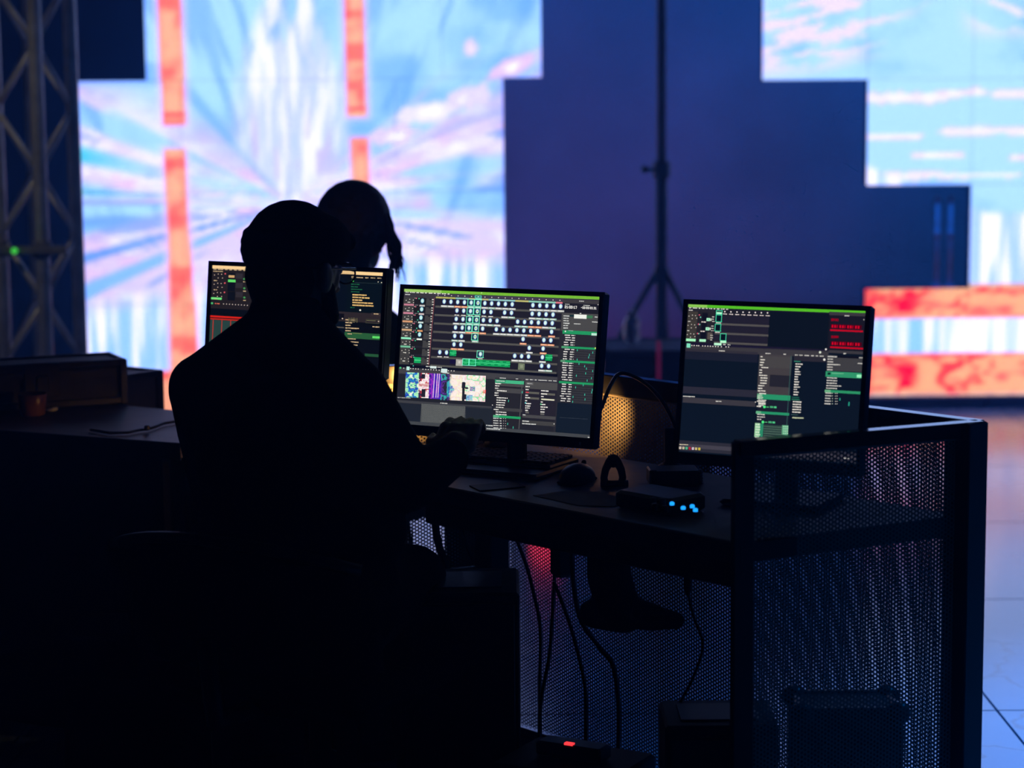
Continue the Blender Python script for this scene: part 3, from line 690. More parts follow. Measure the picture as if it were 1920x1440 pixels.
def ui_center():
    U = UI([(105, 80), (1825, 155), (1722, 1352), (8, 1250)], (36, 37, 48)); S = .0455; R = U.r
    R(105, 80, 1740, 24, (118, 190, 58), 2); R(105, 80, 340, 24, (160, 208, 110), 3); U.cc(795, 118, 8, 8, (210, 240, 190), 4)
    R(105, 104, 1740, 50, (58, 56, 64), 1); x = 116
    for wd in (26, 48, 22, 30, 22, 34, 18, 30, 38, 20): U.text(x, 104 + (x - 105) * S, wd, 9, (225, 225, 228)); x += wd + 12
    U.text(112, 124, 46, 9)
    R(380, 120, 1130, 22, (70, 62, 86), 1)
    rowc = [(198, 128, 152), (202, 132, 158), (214, 158, 122), (206, 168, 132), (150, 245, 208), (118, 196, 165), None, None]
    for r in range(8):
        ox, oy = -7.2 * r, 73 * r
        R(100 + ox, 150 + oy, 95, 72, (64, 64, 66), 1); R(195 + ox, 150 + oy, 110, 58, (30, 30, 36), 1); R(302 + ox, 165 + oy, 76, 62, (66, 66, 70), 1); R(330 + ox, 168 + oy, 30, 9, (28, 28, 32), 2)
        for (dx, dy) in ((20, 32), (52, 24), (84, 30), (86, 52)): U.dot(100 + dx + ox, 148 + dy + oy, 8, (235, 235, 235))
        U.text(132 + ox, 193 + oy, 26, 8, (220, 220, 220))
        if rowc[r]: R(100 + ox, 208 + oy, 92, 16, rowc[r], 3)
        U.dot(212 + ox, 163 + oy, 12, (225, 120, 150)); U.dot(200 + ox, 161 + oy, 7, (235, 210, 215)); U.dot((234 if r % 2 else 236) + ox, (165 if r < 1 or r > 3 else 205) + oy, 13, (70, 190, 150))
        U.dot(208 + ox, 222 + oy, 6, (215, 215, 215)); U.dot(222 + ox, 222 + oy, 6, (215, 215, 215))
        for k in range(3): U.text(352 + ox, 170 + oy + 22 * k, 16, 8, (225, 225, 225))
        R(372 + ox, 158 + oy, 4, 75, (150, 70, 80), 3)
        # grid row and its label strip
        R(382 + ox, 160 + oy, 1118 - 6 * r, 62, (33, 32, 46), 1); R(382 + ox, 226 + oy, 1112, 17, (84, 84, 84), 2)
        if r < 5:
            U.dot(266 + ox, 185 + oy, 34, (60, 140, 190), 3, 1.3); U.dot(266 + ox, 185 + oy, 27, (205, 245, 248), 4, 1.3)
            R(240 + ox, 219 + oy, 48, 14, ((200, 200, 205), (215, 200, 205), (205, 225, 225), (226, 160, 110), (240, 250, 248))[r], 3)
        elif r == 7: R(238 + ox, 163 + oy, 62, 50, (24, 168, 100), 3); R(238 + ox, 186 + oy, 62, 5, (110, 235, 170), 4)
    hdr = [(182, 184, 104)] * 3 + [(140, 190, 190)] * 2 + [(190, 196, 140)] * 1 + [(150, 245, 220)] + [(186, 184, 130)] + [(146, 200, 205)] * 4 + [(190, 188, 120)] * 2 + [(140, 205, 190)] * 4 + [(226, 120, 140)]
    for k in range(19):
        xx = 388 + 58.6 * k; yy = 146 + 58.6 * k * S
        R(xx, yy + 2, 57.8, 14, hdr[k], 3); U.dot(408 + 59.5 * k, 135 + 59.5 * k * S, 9, (240, 240, 240))
    U.box(736, 140, 58, 20, (90, 235, 215), 5)
    lit = {0: [1, 2, 3, 4, 5, 6, 7, 8, 9, 10, 11, 14, 15, 16, 17, 18], 1: [3, 4, 5, 6, 7, 8, 10, 11, 14, 15, 16, 17], 2: [3, 4, 5, 6, 7, 8, 9, 12, 13, 14, 15, 16, 17],
           3: [3, 4, 5, 6, 7, 9, 10, 11, 12, 13, 14, 15, 17], 4: [3, 4, 6, 13, 16, 17], 5: [3, 4, 14, 16], 6: [1, 2, 7, 12, 13, 14, 16], 7: [16, 17]}
    sel = {(0, 5), (0, 6), (1, 5), (1, 6), (2, 5), (2, 6), (3, 5), (3, 6), (4, 6), (6, 7)}
    warm = {(0, 3), (0, 4), (2, 14), (2, 15), (3, 14), (3, 15), (3, 17), (3, 5), (3, 6), (3, 7), (4, 13), (4, 16), (4, 17), (5, 3), (5, 4), (5, 16)}
    for r, cs in lit.items():
        for c_ in cs:
            xx = 401 + 60.2 * c_ - 7.4 * r; yy = 191 + 73.2 * r + (60.2 * c_ - 60) * .043
            U.dot(xx, yy, 40, (48, 42, 128), 2, 1.25); U.dot(xx, yy, 29, (176, 228, 240), 3, 1.35); U.dot(xx, yy, 19, (232, 252, 255), 4, 1.3)
            colr = (232, 156, 122) if (r, c_) in warm else (random.choice(((196, 206, 210), (206, 212, 216), (160, 205, 195), (190, 196, 200))))
            if r in (0, 2, 3, 4, 5) or c_ > 9: R(xx - 29, yy + 32, 58, 15, colr, 3)
            U.text(xx - 22, yy + 35, 40, 9, (236, 236, 236) if (r, c_) not in warm else (250, 200, 170), 4)
            if (r, c_) in sel:
                U.box(xx - 30, yy - 32, 60, 62, (120, 250, 215), 5, 6)
                R(xx - 26, yy - 28, 52, 54, (14, 60, 66), 2)
                if c_ == 6: U.dot(xx, yy, 14, (150, 190, 60), 5)
    for (r, c_) in ((6, 3), (6, 17)) + tuple((7, k) for k in range(5, 12)):
        xx = 401 + 60 * c_ - 7.4 * r; yy = 191 + 73.2 * r + (60 * c_ - 60) * .043
        R(xx - 30, yy - 28, 60, 54, (16, 150, 88), 3); R(xx - 30, yy - 4, 60, 6, (70, 225, 150), 4); R(xx - 20, yy + 8, 30, 6, (60, 205, 130), 4); R(xx - 4, yy - 18, 30, 6, (60, 205, 130), 4)
        if r == 7 and c_ < 7: U.box(xx - 30, yy - 30, 60, 60, (120, 250, 215), 5, 6)
    R(562, 690, 62, 56, (176, 176, 176), 3); R(582, 705, 20, 22, (205, 205, 205), 4); R(1110, 722, 56, 54, (112, 124, 104), 3); R(1125, 735, 26, 26, (140, 150, 130), 4); R(508, 690, 50, 40, (22, 18, 60), 3)
    # right column
    R(1500, 172, 330, 1170, (42, 42, 52), 1); R(1508, 178, 318, 24, (62, 60, 66), 2); U.text(1645, 187, 40, 9)
    R(1505, 206, 320, 78, (30, 30, 42), 2); U.text(1522, 214, 40, 6); U.glyph(1520, 228, '21:00:17', 24, (240, 242, 245)); U.text(1680, 224, 56, 6); U.glyph(1660, 236, '-00:00:03.31', 20, (240, 242, 245)); U.dot(1806, 222, 8, (230, 230, 230))
    R(1495, 290, 330, 150, (74, 74, 78), 2); R(1560, 308, 46, 14, (20, 50, 60), 3); R(1600, 303, 106, 34, (240, 246, 246), 4); R(1706, 312, 52, 24, (60, 120, 84), 4); U.text(1776, 322, 24, 10); U.text(1648, 292, 14, 8)
    for k, wd in enumerate((54, 48, 46, 52, 40, 40)): U.text(1508 - k * .6, 312 + 20.5 * k, wd, 10)
    U.text(1752, 364, 48, 8); U.text(1596, 380, 58, 7)
    def grn(y, h, x=None): 
        xx = 1498 - (y - 440) * .087; R(xx, y, 306, h, (36, 152, 100), 3); return xx
    xx = grn(438, 30); U.dot(1522, 448, 14, (230, 245, 240)); U.text(1548, 440, 42, 5, (150, 210, 190)); R(1746, 462, 52, 20, (190, 240, 225), 5)
    def rows(y, n, tick=True, dy=20.2):
        for k in range(n):
            yy = y + dy * k; x0 = 1512 - (yy - 480) * .088 + random.uniform(0, 14)
            U.text(x0, yy, random.uniform(30, 52), 9, (232, 232, 236)); U.text(x0 + 56, yy + 3, 26, 9, (226, 226, 230))
            if tick:
                R(1610 - (yy - 480) * .088, yy + 6, 185, 11, (52, 54, 62), 2); R(1620 - (yy - 480) * .088 + random.uniform(0, 165), yy + 3, 5, 17, (60, 205, 180), 4)
            U.dot(1588 - (yy - 480) * .09, yy + 7, 6, (230, 230, 230)); U.dot(1604 - (yy - 480) * .09, yy + 8, 6, (230, 230, 230))
    rows(476, 5, False); xx = grn(572, 18); R(xx, 572, 60, 18, (80, 160, 120), 4); R(1772, 584, 12, 12, (210, 240, 120), 4)
    rows(596, 5); xx = grn(690, 18); R(xx, 690, 40, 18, (90, 150, 120), 4); rows(712, 8); grn(870, 18); rows(892, 8)
    R(1445, 1052, 300, 260, (20, 30, 46), 2); U.text(1462, 1178, 240, 4, (52, 62, 78))
    # divider and toolbar
    R(40, 738, 1420, 22, (14, 16, 34), 3); R(34, 764, 1425, 54, (66, 66, 74), 2)
    U.dot(62, 768, 18, (70, 200, 130)); R(118, 756, 28, 32, (190, 240, 240), 4); R(330, 750, 58, 20, (215, 235, 240), 4); R(428, 772, 56, 34, (215, 240, 245), 4); U.dot(178, 750, 10, (80, 220, 210)); U.text(292, 750, 34, 9); U.text(394, 757, 40, 8)
    for k, xx in enumerate((92, 154, 176, 200, 222, 264, 290, 312, 336, 360, 384, 410, 492, 518, 542)): U.dot(xx, 770 + (xx - 62) * S, 10, (232, 232, 236))
    # preview of the stage picture: blocks of colour
    R(20, 812, 880, 230, (34, 36, 46), 2)
    def patch(x, y, wd, ht, pal, nx, ny, seed):
        nx, ny = nx * 2, ny * 2; I, K_ = np.meshgrid(np.arange(nx), np.abs(np.arange(ny) - ny * .5), indexing='ij')
        g = fbm(I / 7.0, K_ / 6.0, seed * 13, 3); g = np.clip((g - .22) / .56, 0, .999)
        for i in range(nx):
            for j in range(ny): R(x + wd * i / nx - .04 * (y - 812 + ht * j / ny), y + ht * j / ny + (x + wd * i / nx - 110) * .038, wd / nx + .8, ht / ny + .8, pal[int(g[i, j] * len(pal))], 4)
    W_, P_, B1, B2, G_, Y_ = (250, 246, 250), (244, 200, 225), (40, 60, 190), (40, 140, 215), (150, 240, 180), (245, 240, 190)
    patch(110, 806, 118, 215, [W_, G_, B1, B2, (180, 245, 210), G_, W_, (70, 220, 130)], 9, 16, 1); patch(228, 806, 92, 215, [W_, P_, W_, (200, 60, 70), (60, 40, 80), (250, 210, 220)], 5, 12, 2)
    patch(322, 806, 104, 218, [(60, 40, 190), (90, 40, 190), (150, 50, 200), (50, 30, 140), (190, 70, 210)], 8, 14, 3); patch(426, 808, 90, 222, [(40, 44, 60), (90, 50, 150), (40, 50, 80), (60, 170, 180), (120, 90, 190)], 8, 14, 4)
    patch(505, 806, 112, 222, [(252, 240, 225), W_, (250, 225, 225), (250, 250, 225), (255, 240, 240)], 8, 14, 5); patch(618, 806, 24, 60, [W_, P_, B2], 2, 4, 6); patch(640, 805, 182, 222, [W_, (252, 235, 225), W_, (250, 215, 225), G_, W_, (250, 240, 200)], 12, 14, 7)
    for k in range(5): patch(480 + 13 * k, 870 + 17 * k, 26, 130 - 34 * k, [(30, 90, 205), (40, 60, 200), (60, 200, 215)], 2, 6, 20 + k)
    patch(650, 975, 60, 48, [(30, 60, 190), (40, 120, 220), (60, 190, 230)], 4, 4, 31); patch(686, 905, 44, 34, [(40, 80, 200), (50, 60, 180)], 3, 3, 32); patch(800, 925, 26, 30, [(240, 50, 50), (250, 140, 60)], 2, 3, 33); patch(228, 900, 92, 24, [(190, 40, 50), (200, 120, 110)], 5, 2, 34)
    for xx in (366, 392, 410): R(xx, 816, 6, 208, (250, 220, 255), 6)
    for (xx, yy, ww, hh) in ((250, 820, 36, 40), (252, 950, 36, 70), (612, 890, 32, 48), (612, 990, 38, 44), (640, 930, 26, 16), (822, 960, 16, 40)): R(xx, yy, ww, hh, (36, 36, 52), 6)
    U.text(440, 805, 60, 8); U.text(34, 1022, 118, 8, (170, 172, 180)); R(16, 1046, 870, 22, (62, 64, 72), 2); U.text(416, 1066, 66, 9); U.dot(878, 1082, 9, (230, 230, 230))
    R(10, 1072, 240, 148, (32, 38, 52), 2); R(248, 1076, 396, 160, (78, 82, 86), 2); R(640, 1094, 240, 180, (34, 40, 52), 2)
    for i in range(46):
        for j in range(17): R(250 + i * 8.5 + (4.2 if j % 2 else 0), 1080 + j * 9.2 + i * 8.5 * S, 3.6, 4, (128, 132, 136), 3)
    R(4, 1222, 1725, 42, (66, 70, 78), 3); U.text(78, 1222, 20, 8)
    # parameter columns
    R(905, 848, 250, 420, (38, 38, 48), 2); R(905, 862, 252, 28, (70, 185, 140), 3); U.box(908, 864, 88, 20, (30, 60, 60), 3); U.text(914, 870, 76, 8); R(905, 890, 250, 24, (74, 74, 78), 3); R(903, 930, 250, 40, (70, 70, 76), 3); R(895, 1100, 244, 26, (66, 66, 72), 3)
    U.text(945, 846, 54, 7); U.text(1085, 852, 24, 7); y = 892
    for k, wd in enumerate((52, 44, 30, 84, 34, 34, 96, 82, 76, 74, 66, 44, 92, 96)): U.text(905 - k * 1.5 + (20 if wd > 60 else 0), y, wd, 9, (235, 235, 238)); y += 20.3
    R(884, 1166, 240, 20, (36, 160, 104), 4); R(884, 1166, 54, 20, (90, 180, 140), 5)
    y = 1190
    for k in range(5): U.text(884, y, 46, 9); U.text(940, y + 2, 20, 9); U.dot(974, y + 6, 6, (230, 230, 230)); U.dot(992, y + 7, 6, (230, 230, 230)); y += 20.4
    for (xx, yy) in ((1138, 960), (1018, 1036), (1008, 1232), (1055, 1262)): R(xx, yy, 5, 18, (60, 210, 185), 5)
    R(1140, 860, 6, 420, (90, 90, 96), 3); U.text(820, 1252, 60, 9); U.text(824, 1280, 120, 9)
    R(1162, 858, 285, 330, (38, 36, 50), 2); x = 1172
    for wd in (24, 30, 20, 76, 28, 30): U.text(x, 856 + (x - 1172) * S, wd, 8); x += wd + 12
    R(1166, 876, 280, 60, (76, 76, 80), 3); R(1178, 884, 60, 20, (104, 104, 108), 4); U.text(1186, 890, 42, 8)
    for (xx, yy, wd) in ((1170, 916, 36), (1170, 942, 28), (1168, 990, 24), (1166, 1010, 46), (1165, 1036, 20), (1172, 1060, 44), (1166, 1080, 44), (1165, 1098, 38), (1165, 1118, 24), (1305, 950, 64), (1304, 976, 52), (1304, 1000, 28), (1300, 1046, 22), (1300, 1066, 40), (1298, 1088, 62), (1298, 1108, 40), (1296, 1130, 36)): U.text(xx, yy, wd, 10, (235, 235, 238), 6)
    for (xx, yy) in ((1168, 962), (1166, 1008), (1304, 972), (1302, 1018)): R(xx, yy, 120, 17, (96, 96, 92), 3)
    R(1172, 964, 26, 10, (215, 60, 80), 5); R(1306, 1022, 110, 10, (226, 226, 205), 5); U.dot(1168, 1060, 14, (120, 220, 230), 7); U.dot(1302, 1070, 14, (120, 225, 170), 7)
    R(1140, 1158, 285, 26, (72, 72, 78), 3); U.text(1142, 1158, 24, 9); R(1136, 1206, 284, 34, (66, 66, 70), 3); U.text(1138, 1210, 58, 10); U.text(1136, 1232, 120, 10); U.dot(1412, 1236, 9, (230, 230, 230)); R(1166, 1132, 30, 16, (96, 96, 98), 3); R(1296, 1144, 34, 16, (96, 96, 98), 3)
    U.text(1700, 1340, 22, 9)
    return U
def ui_right():
    U = UI([(215, 118), (1765, 172), (1672, 1480), (128, 1392)], (12, 22, 38)); S = .036; R = U.r
    tx = lambda x, y, w, h=9, c=(205, 205, 205), l=4: U.text(x, y, w, h, c, l, S)
    R(215, 118, 1560, 24, (84, 190, 40), 2); R(215, 118, 170, 24, (140, 205, 90), 3); R(215, 142, 1560, 330, (30, 30, 42), 1); x = 222
    for wd in (20, 40, 16, 22, 18, 28, 16, 24, 34, 18): tx(x, 144 + (x - 215) * S, wd, 9, (220, 220, 220)); x += wd + 12
    R(212, 160, 240, 14, (58, 56, 62), 1); tx(218, 164, 36)
    for r in range(3):
        ox, oy = -8 * r, 80 * r
        R(212 + ox, 178 + oy, 90, 78, (62, 58, 56), 2); R(300 + ox, 180 + oy, 150, 78, (44, 42, 46), 1); R(340 + ox, 192 + oy, 48, 66, (16, 18, 34), 2)
        for (dx, dy) in ((8, 40), (38, 32), (66, 36), (76, 58), (36, 62)): U.dot(212 + dx + ox, 180 + dy + oy, 8, (232, 232, 232))
        U.dot(312 + ox, 210 + oy, 13, (225, 90, 120)); U.dot(322 + ox, 230 + oy if r == 0 else 212 + oy, 12, (120, 220, 205))
        tx(330 + ox, 266 + oy, 40, 9, (235, 225, 225)); tx(212 + ox, 262 + oy, 22, 8)
        if r < 2: R(376 + ox, 236 + oy, 32, 26, (175, 250, 215), 4); U.dot(390 + ox, 249 + oy, 8, (40, 90, 80), 5); R(410 + ox, 240 + oy, 9, 20, (230, 235, 230), 4)
        for k in range(3): tx(424 + ox, 222 + oy + 20 * k, 22, 8)
        R(455 + ox, 212 + oy, 475, 66, (33, 31, 48), 2); R(455 + ox, 278 + oy, 475, 17, (82, 80, 82), 3)
        bx0, by0 = ((458, 206), (450, 286), (496, 368))[r]
        U.box(bx0, by0, 54, 64, (70, 225, 180), 5, 6); R(bx0 + 5, by0 + 5, 44, 54, (8, 20, 34), 5); tx(bx0, by0 + 68, 44, 8, (230, 235, 232), 6)
    R(930, 176, 520, 300, (12, 20, 34), 2); U.box(460, 168, 56, 36, (70, 225, 180), 5, 6); R(462, 184, 50, 18, (175, 250, 215), 6); R(384, 360, 44, 60, (84, 76, 74), 3)
    R(195, 414, 86, 22, (165, 250, 200), 5); R(312, 418, 58, 22, (175, 250, 210), 5); R(496, 430, 54, 20, (175, 250, 210), 6); R(442, 450, 66, 20, (190, 252, 222), 6)
    for k in range(8): U.dot(536 + 53.5 * k, 181 + 53.5 * k * S * .7, 13, (245, 240, 245)); tx(520 + 53.5 * k, 197 + 2 * k, 36, 8, (225, 215, 220))
    R(190, 452, 1260, 16, (22, 16, 50), 1); R(188, 474, 400, 40, (56, 54, 62), 1); R(200, 456, 34, 36, (130, 230, 200), 4)
    for k, xx in enumerate((245, 265, 288, 305, 340, 362, 386, 408, 430, 454, 476, 505, 545, 568)): U.dot(xx, 472 + (xx - 200) * S, 11, (232, 230, 230))
    tx(520, 460, 22); tx(560, 462, 24); R(580, 478, 860, 58, (58, 56, 64), 1); tx(482, 514, 54, 9); R(178, 500, 660, 22, (48, 46, 58), 2)
    R(172, 520, 665, 70, (26, 30, 48), 1); R(168, 826, 660, 60, (42, 42, 58), 1); tx(166, 908, 104, 9); R(165, 920, 650, 46, (58, 56, 66), 2); tx(454, 948, 50, 9); U.dot(802, 956, 10, (235, 235, 235))
    # parameter columns
    R(838, 540, 285, 345, (66, 62, 68), 1); R(838, 560, 285, 95, (70, 68, 72), 2); R(930, 720, 180, 100, (36, 36, 48), 2); R(830, 884, 280, 360, (26, 30, 46), 1); R(1112, 560, 5, 670, (50, 90, 92), 3)
    tx(890, 534, 46, 9); tx(1048, 540, 24, 10); y = 562; wds = (18, 40, 34, 26, 66, 24, 24, 70, 64, 60, 58, 52, 40, 66, 60, 40, 44, 72, 62, 40)
    for k, wd in enumerate(wds): tx(848 - k * 1.9 + (14 if wd > 55 and k not in (7, 13, 17) else 0), y, wd, 10, (230, 228, 225)); y += (22.2 if k else 26)
    for y, h in ((884, 44), (1032, 22)): R(820 - (y - 884) * .08, y, 288, h, (40, 148, 108), 3); R(818 - (y - 884) * .08, y, 46, h, (100, 180, 140), 4)
    tx(822, 912, 54); tx(826, 888, 30); y = 934
    for wd in (70, 66, 48): tx(826, y, wd, 10); y += 22
    for (xx, yy) in ((880, 996), (866, 1126)): U.dot(xx, yy, 24, (80, 240, 140), 5); R(xx + 18, yy - 3, 20, 7, (90, 190, 130), 5); R(xx + 48, yy - 8, 30, 16, (70, 170, 120), 5); R(xx + 84, yy - 6, 22, 16, (80, 200, 140), 5)
    y = 1056
    for wd in (70, 68, 36): tx(816, y, wd, 10); y += 21
    R(800, 1136, 72, 112, (44, 140, 108), 3); R(798, 1134, 44, 118, (150, 205, 165), 4); R(874, 1146, 160, 88, (44, 66, 64), 3); R(1034, 1150, 54, 82, (100, 175, 140), 4)
    for k in range(5): tx(802, 1142 + 22 * k, 40, 9, (225, 240, 225), 6); R(870, 1160 + 20 * k, 170, 4, (90, 120, 108), 5)
    for k in range(4):
        for j in range(3): U.dot(1048 + 16 * j, 1163 + 19 * k, 8, (220, 250, 230), 6)
    tx(796, 1252, 30, 9)
    R(1140, 548, 280, 50, (42, 40, 52), 1); x = 1148
    for wd in (26, 30, 42, 26, 20, 34): tx(x, 546 + (x - 1148) * S, wd, 9); x += wd + 14
    R(1140, 600, 56, 8, (50, 130, 110), 3); y = 622
    for k, wd in enumerate((62, 46, 32, 48, 50, 30, 32, 42, 38, 52, 28, 44, 38)): tx(1152 - k * 1.6, y, wd, 11, (225, 222, 220)); y += 21.8
    R(1118, 906, 64, 10, (30, 90, 80), 3); R(1116, 924, 70, 10, (40, 110, 90), 3); y = 944
    for k in range(5): tx(1128 - k * 1.6, y, 74, 11, (225, 222, 220)); y += 22
    tx(1122, 1080, 100, 12, (190, 200, 170)); R(1112, 1056, 60, 6, (60, 90, 90), 3)
    # right column with two red counters
    R(1448, 178, 320, 320, (24, 24, 38), 2); R(1448, 178, 320, 28, (58, 56, 64), 3); tx(1580, 208, 40, 9); U.dot(1746, 246, 8, (230, 230, 230))
    for y in (236, 382):
        tx(1464, y, 62, 22, (150, 0, 28), 4); R(1460, y + 48, 262, 34, (70, 0, 20), 3)
        for k in range(11): R(1468 + 22.5 * k, y + 54 + k * .8, 14 if k % 3 != 2 else 5, 24, (205, 6, 40), 4)
        R(1454, y + 92, 278, 14, (190, 6, 36), 4)
    R(1440, 505, 320, 24, (58, 56, 64), 3); U.dot(1416, 500, 16, (235, 235, 235)); U.dot(1366, 526, 20, (225, 235, 225)); U.dot(1402, 588, 20, (240, 240, 240)); tx(1568, 530, 22, 10)
    R(1428, 548, 330, 130, (62, 62, 68), 2); R(1510, 550, 190, 20, (16, 16, 30), 3); y = 556
    for k, wd in enumerate((80, 50, 48, 110, 46, 46)): tx(1432 - k * 1.2, y, wd, 10); y += 22.5
    tx(1690, 614, 46, 9); tx(1702, 566, 30, 9); R(1414, 686, 322, 46, (48, 150, 110), 3); R(1430, 696, 26, 20, (10, 50, 44), 4); R(1466, 700, 100, 5, (120, 200, 160), 4); R(1682, 712, 54, 26, (150, 245, 195), 5); y = 738
    for k, wd in enumerate((88, 90, 88, 128, 96)): tx(1424 - k * 2, y, wd, 10); y += 22
    R(1405, 844, 314, 22, (44, 146, 104), 3); R(1405, 844, 50, 22, (110, 180, 140), 4); y = 868
    for k in range(5): tx(1410 - k * 2, y, 52, 10); U.dot(1470, y + 6, 7, (200, 220, 210)); U.dot(1496, y + 7, 7, (230, 230, 230)); U.dot(1510, y + 7, 7, (230, 230, 230)); y += 22.5
    R(1608, 946, 10, 34, (40, 160, 140), 4); R(1530, 914, 10, 20, (40, 150, 130), 4)
    # task bar
    R(132, 1290, 1560, 90, (44, 44, 58), 2); R(132, 1318, 1560, 34, (66, 64, 78), 3); tx(134, 1324, 76, 7, (225, 215, 190), 5)
    for k, c in enumerate(((235, 225, 215), (225, 215, 190), (90, 210, 160), (210, 20, 60), (245, 225, 245), (235, 215, 150), (235, 215, 70))): R(132 + 28 * k, 1346 + k * 1.2, 18, 20, c, 5); R(137 + 28 * k, 1352 + k * 1.2, 7, 7, (50, 40, 50), 6)
    tx(1560, 1420, 60, 10)
    return U
def ui_left():
    U = UI([(72, 642), (1242, 690), (1216, 1400), (42, 1340)], (10, 14, 24)); S = .041; R = U.r
    tx = lambda x, y, w, h=7, c=(200, 175, 140), l=4: U.text(x, y, w, h, c, l, S)
    R(72, 640, 1180, 26, (252, 214, 160), 2); R(70, 668, 560, 300, (34, 30, 36), 1); x = 78
    for wd in (22, 40, 20, 24, 20, 26, 18): tx(x, 668 + (x - 78) * S, wd); x += wd + 10
    tx(76, 684, 70, 7)
    for r in range(3):
        oy = 70 * r
        for (dx, dy) in ((86, 716), (112, 708), (136, 710), (112, 738), (142, 738)): U.dot(dx - 3 * r, dy + oy, 7, (225, 205, 190))
        U.dot(162 - 3 * r, 706 + oy, 12, (220, 90, 110)); R(180, 700 + oy, 52, 66, (14, 18, 30), 2); R(236, 702 + oy, 50, 40, (48, 44, 52), 2); U.dot(296, 752 + oy - 8, 16, (70, 150, 90)); tx(288, 770 + oy - 8, 20); tx(80, 754 + oy, 24)
    R(182, 748, 54, 20, (96, 220, 110), 4); R(62, 884, 76, 16, (110, 230, 130), 4); R(186, 716, 42, 18, (210, 170, 120), 4); U.dot(68, 930, 16, (80, 190, 120)); tx(88, 928, 34, 8, (220, 110, 90))
    for k in range(9): U.dot(150 + 21 * k, 934 + k, 8, (200, 190, 190))
    R(55, 1022, 340, 13, (210, 36, 26), 3); R(53, 1042, 320, 10, (190, 40, 30), 3); R(52, 1054, 340, 200, (40, 66, 66), 2)
    for k in range(6): R(74 + 62 * k, 1054, 5, 180, (190, 50, 40), 3)
    # browser list on the right half
    R(640, 700, 360, 620, (8, 16, 30), 1); R(1000, 740, 240, 240, (8, 18, 28), 2); x = 1030
    for wd in (18, 44, 22, 30, 26): tx(x, 722 + (x - 1030) * S * .6, wd, 8, (190, 165, 130)); x += wd + 14
    R(1034, 744, 10, 14, (90, 240, 110), 4); U.dot(1206, 758, 7, (220, 220, 200)); U.dot(1228, 762, 8, (220, 220, 200)); R(1050, 762, 190, 3, (40, 54, 60), 3)
    for k, wd in enumerate((56, 46, 78, 56)): tx(1026, 772 + 18.5 * k, wd, 7, (30, 100, 70))
    for k, wd in enumerate((94, 114, 66, 136, 140)): tx(1036, 848 + 19 * k, wd, 11, (225, 185, 120))
    tx(1022, 944, 34, 7, (30, 100, 70)); U.dot(1088, 966, 14, (230, 230, 220)); R(600, 962, 630, 70, (44, 38, 44), 2); R(880, 990, 100, 42, (14, 14, 24), 3); U.box(1164, 984, 56, 18, (74, 60, 58), 2, 4); tx(1178, 988, 38, 8)
    U.glyph(1010, 1022, 'NDI', 34, (96, 92, 70)); U.box(1126, 1030, 86, 30, (70, 72, 56), 3, 4); R(1130, 1038, 60, 4, (110, 112, 84), 4)
    U.dot(848, 1024, 10, (225, 205, 190)); U.dot(970, 1030, 10, (225, 205, 190)); U.dot(1210, 1046, 9, (225, 205, 190)); y = 1034
    for wd in (60, 44, 36, 90, 36): tx(990, y, wd, 9); y += 20
    tx(1170, 1082, 46, 9); R(840, 1086, 140, 8, (90, 84, 82), 3); R(985, 1128, 234, 44, (40, 92, 58), 3); R(1170, 1154, 50, 16, (96, 225, 110), 4); tx(1004, 1138, 30, 8); R(1040, 1134, 60, 4, (120, 130, 80), 4); y = 1174
    for wd in (60, 76, 70, 60): tx(1002, y, wd, 8); y += 22
    R(1120, 1284, 90, 20, (36, 84, 56), 3)
    return U
